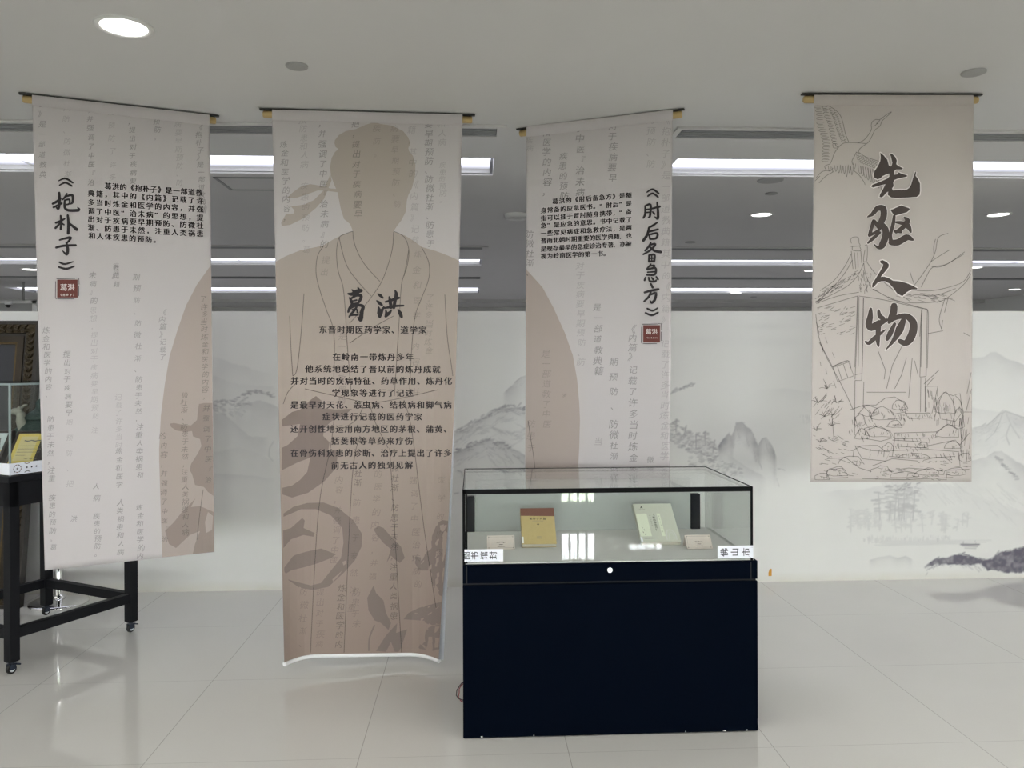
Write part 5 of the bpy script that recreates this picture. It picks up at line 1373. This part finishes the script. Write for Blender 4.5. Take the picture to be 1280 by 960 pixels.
ar.to_mesh(flat_mapper((ga, gc0 - .0034, .062), (1, 0, 0), (0, 0, 1), (0, -1, 0)), 'strip_print', [M['seal_red'], M['paper_ink']], po)

def certificate(px_bl, px_br, Y, label, kind):
    A = at_y(*px_bl, Y); B = at_y(*px_br, Y)
    zb = TOPZ + .001
    w = B[0] - A[0]; dz = .165; dy = .13; fz = .030
    og = (A[0], Y, zb)
    root = thing('framed_certificate', label, 'certificate', og, 0, 'framed documents in the left vitrine')
    mb = MB(og)
    s = [(Y, zb), (Y + dy + .03, zb), (Y + dy + .03, zb + fz + dz), (Y + dy, zb + fz + dz), (Y, zb + fz)]
    vs = [(x, y, z) for x in (A[0], A[0] + w) for y, z in s]; k = 5
    mb.add(vs, [tuple(range(5)), tuple(range(9, 4, -1))] + [(i, i + k, (i + 1) % k + k, (i + 1) % k) for i in range(5)])
    fr = mb.build('frame', M['walnut'], root)
    L = math.hypot(dy, dz); ey = np.array([0, dy / L, dz / L]); n = np.array([0, -dz / L, dy / L]); O = np.array([A[0], Y, zb + fz]) + ey * L
    a = Art(); m = .014
    if kind == 'yellow':
        a.poly([(m, m), (w - m, m), (w - m, L - m), (m, L - m)], 0, 1)
        m2 = .032; a.poly([(m2, m2), (w - m2, m2), (w - m2, L - m2), (m2, L - m2)], 1, 2)
        a.stroke([(w * .36 + .018 * k, L * .27 + .004 * (k % 2)) for k in range(6)], 2, 3, w=.006)
        for k in range(4): a.stroke([(w * .25 + .006 * j, L * (.42 + .09 * k) + .0015 * (j % 2)) for j in range(20 if k < 3 else 9)], 2, 3, w=.002)
        a.stroke([(w * .55 + .008 * j, L * .77 + .003 * (j % 3)) for j in range(10)], 2, 3, w=.0025)
    else:
        a.poly([(m, m), (w - m, m), (w - m, L - m), (m, L - m)], 1, 1)
        a.poly([(w * .55, L * .25), (w * .72, L * .2), (w * .8, L * .45), (w * .6, L * .6)], 2, 2); a.poly([(w * .75, L * .6), (w * .9, L * .55), (w * .88, L * .75)], 0, 2)
    a.to_mesh(flat_mapper(O, np.array([1, 0, 0.]), ey, n, .0006), 'document', [M['cert_yellow'], M['cert_inner'] if kind == 'yellow' else M['photo_blue'], M['print_grey']], fr, og)
certificate((4, 578), (42, 578), 4.115, 'yellow bordered certificate in a dark sloping frame inside the left vitrine', 'yellow')
certificate((-40, 576), (-3, 576), 4.16, 'pale document in a dark sloping frame at the very left edge of the vitrine', 'pale')

# bronze vessel with beast
BY = 4.42; BX = float(at_y(51, 500, BY)[0])
bz = thing('bronze_vessel', 'dark green bronze vessel with a beast head inside the left vitrine', 'ornament', (BX, BY, TOPZ))
mb = MB()
mb.lathe([(0.001, .062), (.06, .062), (.095, .08), (.115, .12), (.118, .165), (.10, .21), (.075, .235), (.07, .25), (.001, .25)], seg=28)
for k in range(3):
    th = 2 * math.pi * k / 3 + .5; x, y = .075 * math.cos(th), .075 * math.sin(th)
    mb.tube([(x, y, .09), (x * 1.15, y * 1.15, .045), (x * 1.2, y * 1.2, .006)], [.026, .017, .02], seg=10)
mb.build('vessel_body', M['bronze'], bz)
lidm = MB(); lidm.lathe([(.078, .25), (.082, .262), (.055, .285), (.03, .30), (.022, .315), (.028, .33), (.018, .348), (.001, .36)], seg=28); lidm.build('lid', M['bronze'], bz)
bh = MB(); bh.tube([(-.06, -.05, .20), (-.072, -.06, .245), (-.07, -.065, .28), (-.085, -.07, .292)], [.030, .024, .022, .020], seg=10); bh.ball((-.088, -.072, .294), (.032, .022, .019)); bh.tube([(-.075, -.06, .305), (-.06, -.05, .325), (-.045, -.045, .328)], [.007, .006, .003], seg=8)
bh.ball((-.072, -.075, .31), (.010, .007, .012)); bh.build('beast_head', M['bronze_pale'], bz)
bh = MB(); bh.tube([(-.10, .0, .20), (-.135, -.055, .15), (-.13, -.055, .09), (-.12, -.06, .022)], [.02, .018, .013, .015], seg=10); bh.build('foreleg', M['bronze'], bz)
bh = MB(); bh.tube([(.10, .0, .19), (.13, .0, .22), (.125, .0, .26), (.10, .0, .265)], [.012, .01, .01, .008], seg=8); bh.build('handle', M['bronze'], bz)

# ================================================================== LEANING FRAMED PAINTING
def painting():
    top, bot = np.array([0, 5.335, 1.79]), np.array([0, 5.085, 0.0])
    ey = top - bot; H = np.linalg.norm(ey); ey /= H
    ex = np.array([1., 0, 0]); n = np.array([0, -ey[2], ey[1]])
    xr = at_y(50, 402, 5.33)[0]; W = 1.40; xl = xr - W
    O = np.array([xl, bot[1], bot[2]]) + n * 0 
    og = (xl + W / 2, 5.1, 0)
    root = thing('framed_painting', 'large dark painting in an ornate carved gilt frame leaning on the wall', 'painting', og)
    def bar(mb, u0, u1, v0, v1, w0, w1, mi=0): obox(mb, O, ex, ey, n, u0, u1, v0, v1, w0, w1, mi)
    def ring(i0, i1, w0, w1, name, m, par):
        mb = MB(og)
        bar(mb, i0, W - i0, i0, i1, w0, w1); bar(mb, i0, W - i0, H - i1, H - i0, w0, w1); bar(mb, i0, i1, i1, H - i1, w0, w1); bar(mb, W - i1, W - i0, i1, H - i1, w0, w1)
        return mb.build(name, m, par)
    outer = ring(0, .022, -.045, .012, 'outer_moulding', M['frame_dark'], root)
    cv = MB(og)
    i0, i1 = .022, .078
    bar(cv, i0, W - i0, i0, i1, -.03, .006); bar(cv, i0, W - i0, H - i1, H - i0, -.03, .006); bar(cv, i0, i1, i1, H - i1, -.03, .006); bar(cv, W - i1, W - i0, i1, H - i1, -.03, .006)
    mid = (i0 + i1) / 2; step = .045
    M3 = Matrix([[ex[0], ey[0], n[0]], [ex[1], ey[1], n[1]], [ex[2], ey[2], n[2]]])
    def leaf(u, v, ang):
        for s in (-1, 1):
            c = O + ex * (u + .012 * s * math.cos(ang + 1.57)) + ey * (v + .012 * s * math.sin(ang + 1.57)) + n * .010
            cv.ball(c, (.022, .010, .010), 0, 8, M3 @ Matrix.Rotation(ang + .6 * s, 3, 'Z'))
        cv.ball(O + ex * u + ey * v + n * .014, .008, 0, 8)
    k = 0
    while mid + k * step < H - mid:
        leaf(W - mid, mid + k * step, 1.57); leaf(mid, mid + k * step, 1.57); k += 1
    k = 0
    while mid + k * step < W - mid:
        leaf(mid + k * step, H - mid, 0); leaf(mid + k * step, mid, 0); k += 1
    cv.build('carved_band', M['frame_gilt'], root)
    ring(.078, .098, -.03, -.012, 'dark_groove', M['frame_dark'], root)
    ring(.098, .138, -.03, -.004, 'gilt_liner', M['frame_liner'], root)
    ring(.138, .150, -.03, -.008, 'inner_bead', M['frame_gold'], root)
    c = MB(og); bar(c, .148, W - .148, .148, H - .148, -.028, -.018); c.build('canvas', M['canvas_dark'], root)
painting()

# ================================================================== STANCHION
sp_ = at_z(74, 755, 0)
st = thing('stanchion', 'chrome stanchion post with a round base behind the black table', 'stanchion', (sp_[0], sp_[1], 0))
MB().lathe([(.001, .0), (.168, .0), (.172, .004), (.172, .016), (.160, .024), (.07, .036), (.04, .045), (.001, .045)], seg=48).build('base', M['chrome'], st)
MB().lathe([(.040, .045), (.038, .058), (.026, .062), (.025, .066), (.025, .86), (.03, .865), (.03, .885), (.025, .89)], seg=28).build('post', M['chrome'], st)
MB().lathe([(.025, .89), (.034, .90), (.036, .925), (.025, .945), (.001, .95)], seg=28).build('finial', M['chrome'], st)

# ================================================================== CEILING FIXTURES
FILL_L = 5.2  # strength of the added, unseen ceiling fill
M['fill_strip'] = emit('fill_strip_light', (1.0, 0.985, 0.96), FILL_L)
GL = ['left run of the nearest light panels', 'right run of the nearest light panels', 'left run of the second row of light panels', 'right run of the second row of light panels', 'left run of the farthest row of light panels', 'right run of the farthest row of light panels']
for (x0, x1, y0, y1), lab in zip(LIGHT_ROWS, GL):
    cx, cy = (x0 + x1) / 2, (y0 + y1) / 2
    r = thing('ceiling_light_panel', 'long bluish white recessed ceiling light, ' + lab, 'ceiling light', (cx, cy, CEIL), 0, 'recessed linear ceiling lights')
    h = .07; hb = MB((cx, cy, CEIL))
    V = [(x, y, z) for z in (CEIL, CEIL + h) for x, y in ((x0, y0), (x1, y0), (x1, y1), (x0, y1))]
    hb.add(V, [(0, 4, 5, 1), (1, 5, 6, 2), (2, 6, 7, 3), (3, 7, 4, 0), (4, 7, 6, 5)])
    hb.build('housing', M['recess'], r)
    df = MB((cx, cy, CEIL))
    d0 = x0 + (.05 if x0 > 0 else .02); d1 = x1 - .02
    df.box((d0, y0 + .012, CEIL + .03), (d1, y1 - .012, CEIL + .045), 0, .003)
    df.build('diffuser', M['strip'], r)
    fr_ = MB((cx, cy, CEIL))
    fr_.box((d0, y1 - .012, CEIL + .002), (d1, y1 - .002, CEIL + .034)); fr_.box((d0, y0 + .002, CEIL + .002), (d1, y0 + .012, CEIL + .034))
    n = max(1, int((d1 - d0) / 2.4))
    for k in range(1, n): fr_.box((d0 + (d1 - d0) * k / n - .004, y0 + .012, CEIL + .022), (d0 + (d1 - d0) * k / n + .004, y1 - .012, CEIL + .032))
    fr_.build('diffuser_frame', M['lamp_white'], r)
SLAB = ['left nearest run', 'right nearest run', 'left second run', 'right second run', 'left farthest run', 'right farthest run']
for (x0, x1, y0, y1), lab in zip(SLOT_ROWS, SLAB):
    cx, cy = (x0 + x1) / 2, (y0 + y1) / 2
    r = thing('air_diffuser', 'grey linear slot air diffuser beside the ceiling lights, ' + lab, 'air vent', (cx, cy, CEIL), 0, 'linear air diffusers in the ceiling')
    b = MB((cx, cy, CEIL)); b.box((x0 + .001, y0 + .001, CEIL - .004), (x1 - .001, y1 - .001, CEIL - .001))
    b.build('plenum', M['slot_dark'], r)
    s = MB((cx, cy, CEIL))
    for k in range(1, 6): yy = y0 + (y1 - y0) * k / 6; s.box((x0 + .004, yy - .006, CEIL - .012), (x1 - .004, yy + .006, CEIL - .004))
    s.build('slats', M['slat_grey'], r)

for k, (x0, x1, y0, y1) in enumerate(((-8.0, 8.5, 1.75, 2.2), (-8.0, 8.5, -1.6, -1.15))):  # added light rows out of view, brighten floor and banners
    r = thing('ceiling_light_panel', 'long added fill light, unseen at the ceiling, ' + ('nearer run' if k == 0 else 'farther run'), 'ceiling light', ((x0 + x1) / 2, (y0 + y1) / 2, CEIL), 0, 'recessed linear ceiling lights')
    b = MB(r.location[:]); b.box((x0 - .02, y0 - .02, CEIL - .012), (x1 + .02, y1 + .02, CEIL - .001)); b.build('housing', M['lamp_white'], r)
    b = MB(r.location[:]); b.box((x0, y0, CEIL - .016), (x1, y1, CEIL - .012)); b.build('diffuser', M['fill_strip'], r)

def downlight_proto(r):
    t = thing('downlight', '', 'ceiling light')
    MB().lathe([(r * .84, -.001), (r * .90, -.007), (r * 1.06, -.007), (r * 1.10, -.002), (r * 1.10, .0)], seg=36).build('rim', M['lamp_white'], t)
    MB().lathe([(.0005, -.003), (r * .86, -.003)], seg=36).build('lens', M['down'], t)
    return t
pr = None
DL = [((155, 33), 'big bright round downlight at upper left of the near ceiling', .095), ((952, 268), 'lit round downlight left of the right-hand banner', .092), ((1248, 268), 'lit round downlight right of the right-hand banner', .092),
      ((37, 336.5), 'lit round downlight above the framed painting, at the left edge', .10), ((1014, 338), 'lit downlight half hidden by the left edge of the right-hand banner', .10), ((1219, 334), 'lit downlight peeking past the right edge of the right-hand banner', .10),
      ((1268, 361.5), 'small lit downlight near the right edge beside the farthest light run', .10), ((920, 366), 'small lit downlight under the farthest row of lights, left of the right-hand banner', .10),
      ((885, 378), 'far wall-washing downlight just over the partition, behind the case', .10), ((1008, 378), 'far wall-washing downlight over the partition at the edge of the right-hand banner', .10), ((330, 378), 'far wall-washing downlight over the partition between the two left banners', .10),
      ]
for i, ((px, py), lab, r) in enumerate(DL):
    p = at_z(px, py, CEIL)
    if i == 0: o = pr = downlight_proto(1.0)
    else: o = copy_tree(pr)
    o.location = tuple(p); o.scale = (r, r, 1.0); o['label'] = lab; o['group'] = 'round downlights'
PL = [((371, 82), .046, 'small grey round ceiling plate above the tall figure banner', 'plate'), ((1217, 90), .050, 'small grey round ceiling plate above the right-hand banner', 'plate'), ((963, 225), .088, 'larger grey round speaker grille under the nearest right lights', 'speaker'), ((964, 241.5), .045, 'small round plate just behind the speaker grille', 'plate'),
      ((863, 302.5), .055, 'small round plate right of the banner behind the case', 'plate'), ((942, 371), .055, 'tiny round plate on the farthest ceiling', 'plate')]
for (px, py), r, lab, kd in PL:
    p = at_z(px, py, CEIL)
    t = thing('ceiling_speaker' if kd == 'speaker' else 'ceiling_plate', lab, 'ceiling plate' if kd == 'plate' else 'speaker', tuple(p))
    MB().lathe([(r * .9, -.008), (r, -.006), (r * 1.02, .0)], seg=32).build('rim', M['plate_grey'], t)
    MB().lathe([(.0005, -.0085), (r * .9, -.008)], seg=32).build('cover', M['plate_grey'], t)
p = at_z(646, 268, CEIL)
t = thing('recessed_spotlight', 'unlit recessed spotlight with a white ring left of the middle banner', 'ceiling light', tuple(p))
MB().lathe([(.062, -.002), (.066, -.034), (.085, -.040), (.102, -.034), (.108, .0)], seg=36).build('ring', M['lamp_white'], t)
MB().lathe([(.0005, -.002), (.064, -.002)], seg=30).build('dark_opening', M['dark_hole'], t)

# ceiling access hatch
q0, q1 = at_z(288, 237, CEIL), at_z(268, 221, CEIL)
t = thing('access_hatch', 'thin framed square access hatch in the ceiling between the left banners', 'hatch', (q0[0] + .45, (q0[1] + q1[1]) / 2, CEIL))
y0, y1 = min(q0[1], q1[1]), max(q0[1], q1[1]) ; x0 = q0[0]; x1 = x0 + .9
if y1 - y0 < .35: y1 = y0 + .45
f = MB(t.location[:])
for a, b in (((x0, y0), (x1, y0 + .02)), ((x0, y1 - .02), (x1, y1)), ((x0, y0), (x0 + .02, y1)), ((x1 - .02, y0), (x1, y1))): f.box((*a, CEIL - .006), (*b, CEIL - .0005))
f.build('hatch_frame', M['slat_grey'], t)
f = MB(t.location[:]); f.box((x0 + .022, y0 + .022, CEIL - .003), (x1 - .022, y1 - .022, CEIL - .0005)); f.build('hatch_panel', M['ceiling'], t)

# beam box and camera far left over the partition
bx0, bx1 = at_y(-60, 384, 12.0)[0], at_y(46, 384, 12.0)[0]
t = thing('air_unit', 'pale boxed air unit over the partition at the far left', 'air conditioner', ((bx0 + bx1) / 2, 12.2, 2.30))
zb = at_y(20, 388.5, 12.0)[2] - .12; zt = at_y(20, 377.5, 12.0)[2]
b = MB(t.location[:]); b.box((bx0, 12.0, zb), (bx1, 12.4, zt), 0, .01); b.build('casing', M['plate_grey'], t)
b = MB(t.location[:]); b.box((bx1 - .06, 11.985, zb), (bx1 + .01, 12.0, zt + .02)); b.box((bx0, 11.985, zt - .02), (bx1, 12.0, zt + .02)); b.build('casing_edge', M['lamp_white'], t)
for xx in (bx0 + .3, bx1 - .3):
    b = MB(t.location[:]); b.tube([(xx, 12.2, zt), (xx, 12.2, CEIL)], .02); b.build('hanger', M['plate_grey'], t)
cp = at_y(10, 381.5, 11.9)
t = thing('security_camera', 'tiny black dome camera at the far left over the partition', 'camera', tuple(cp))
b = MB(); b.ball((0, 0.0, 0), (.035, .035, .035)); b.build('dome', M['dark_hole'], t)
b = MB(); b.lathe([(.001, .06), (.05, .06), (.055, .035), (.036, .008)], seg=20); b.box((-.02, .02, .02), (.02, .09, .05)); b.build('mount', M['lamp_white'], t)

# small orange tag low on the painted wall
p0, p1 = at_y(960.5, 720, WALL_Y), at_y(964.5, 711, WALL_Y)
tg = MB((p0[0], WALL_Y, p0[2])); tg.add([(p0[0], WALL_Y - .002, p0[2]), (p1[0], WALL_Y - .002, p0[2]), (p1[0], WALL_Y - .002, p1[2]), (p0[0] + .010, WALL_Y - .002, p1[2]), (p0[0], WALL_Y - .002, (p0[2] + p1[2]) / 2),
    (p0[0], WALL_Y - .0005, p0[2]), (p1[0], WALL_Y - .0005, p0[2]), (p1[0], WALL_Y - .0005, p1[2]), (p0[0] + .010, WALL_Y - .0005, p1[2]), (p0[0], WALL_Y - .0005, (p0[2] + p1[2]) / 2)],
    [(0, 1, 2, 3, 4), (9, 8, 7, 6, 5)] + [(i, i + 5, (i + 1) % 5 + 5, (i + 1) % 5) for i in range(5)])
o = tg.build('wall_sticker', M['orange']); o.location = (p0[0], WALL_Y, p0[2]); tag(o, 'small orange tag low on the painted wall right of the case', 'sticker')

bpy.data.objects.remove(_fo, do_unlink=True)
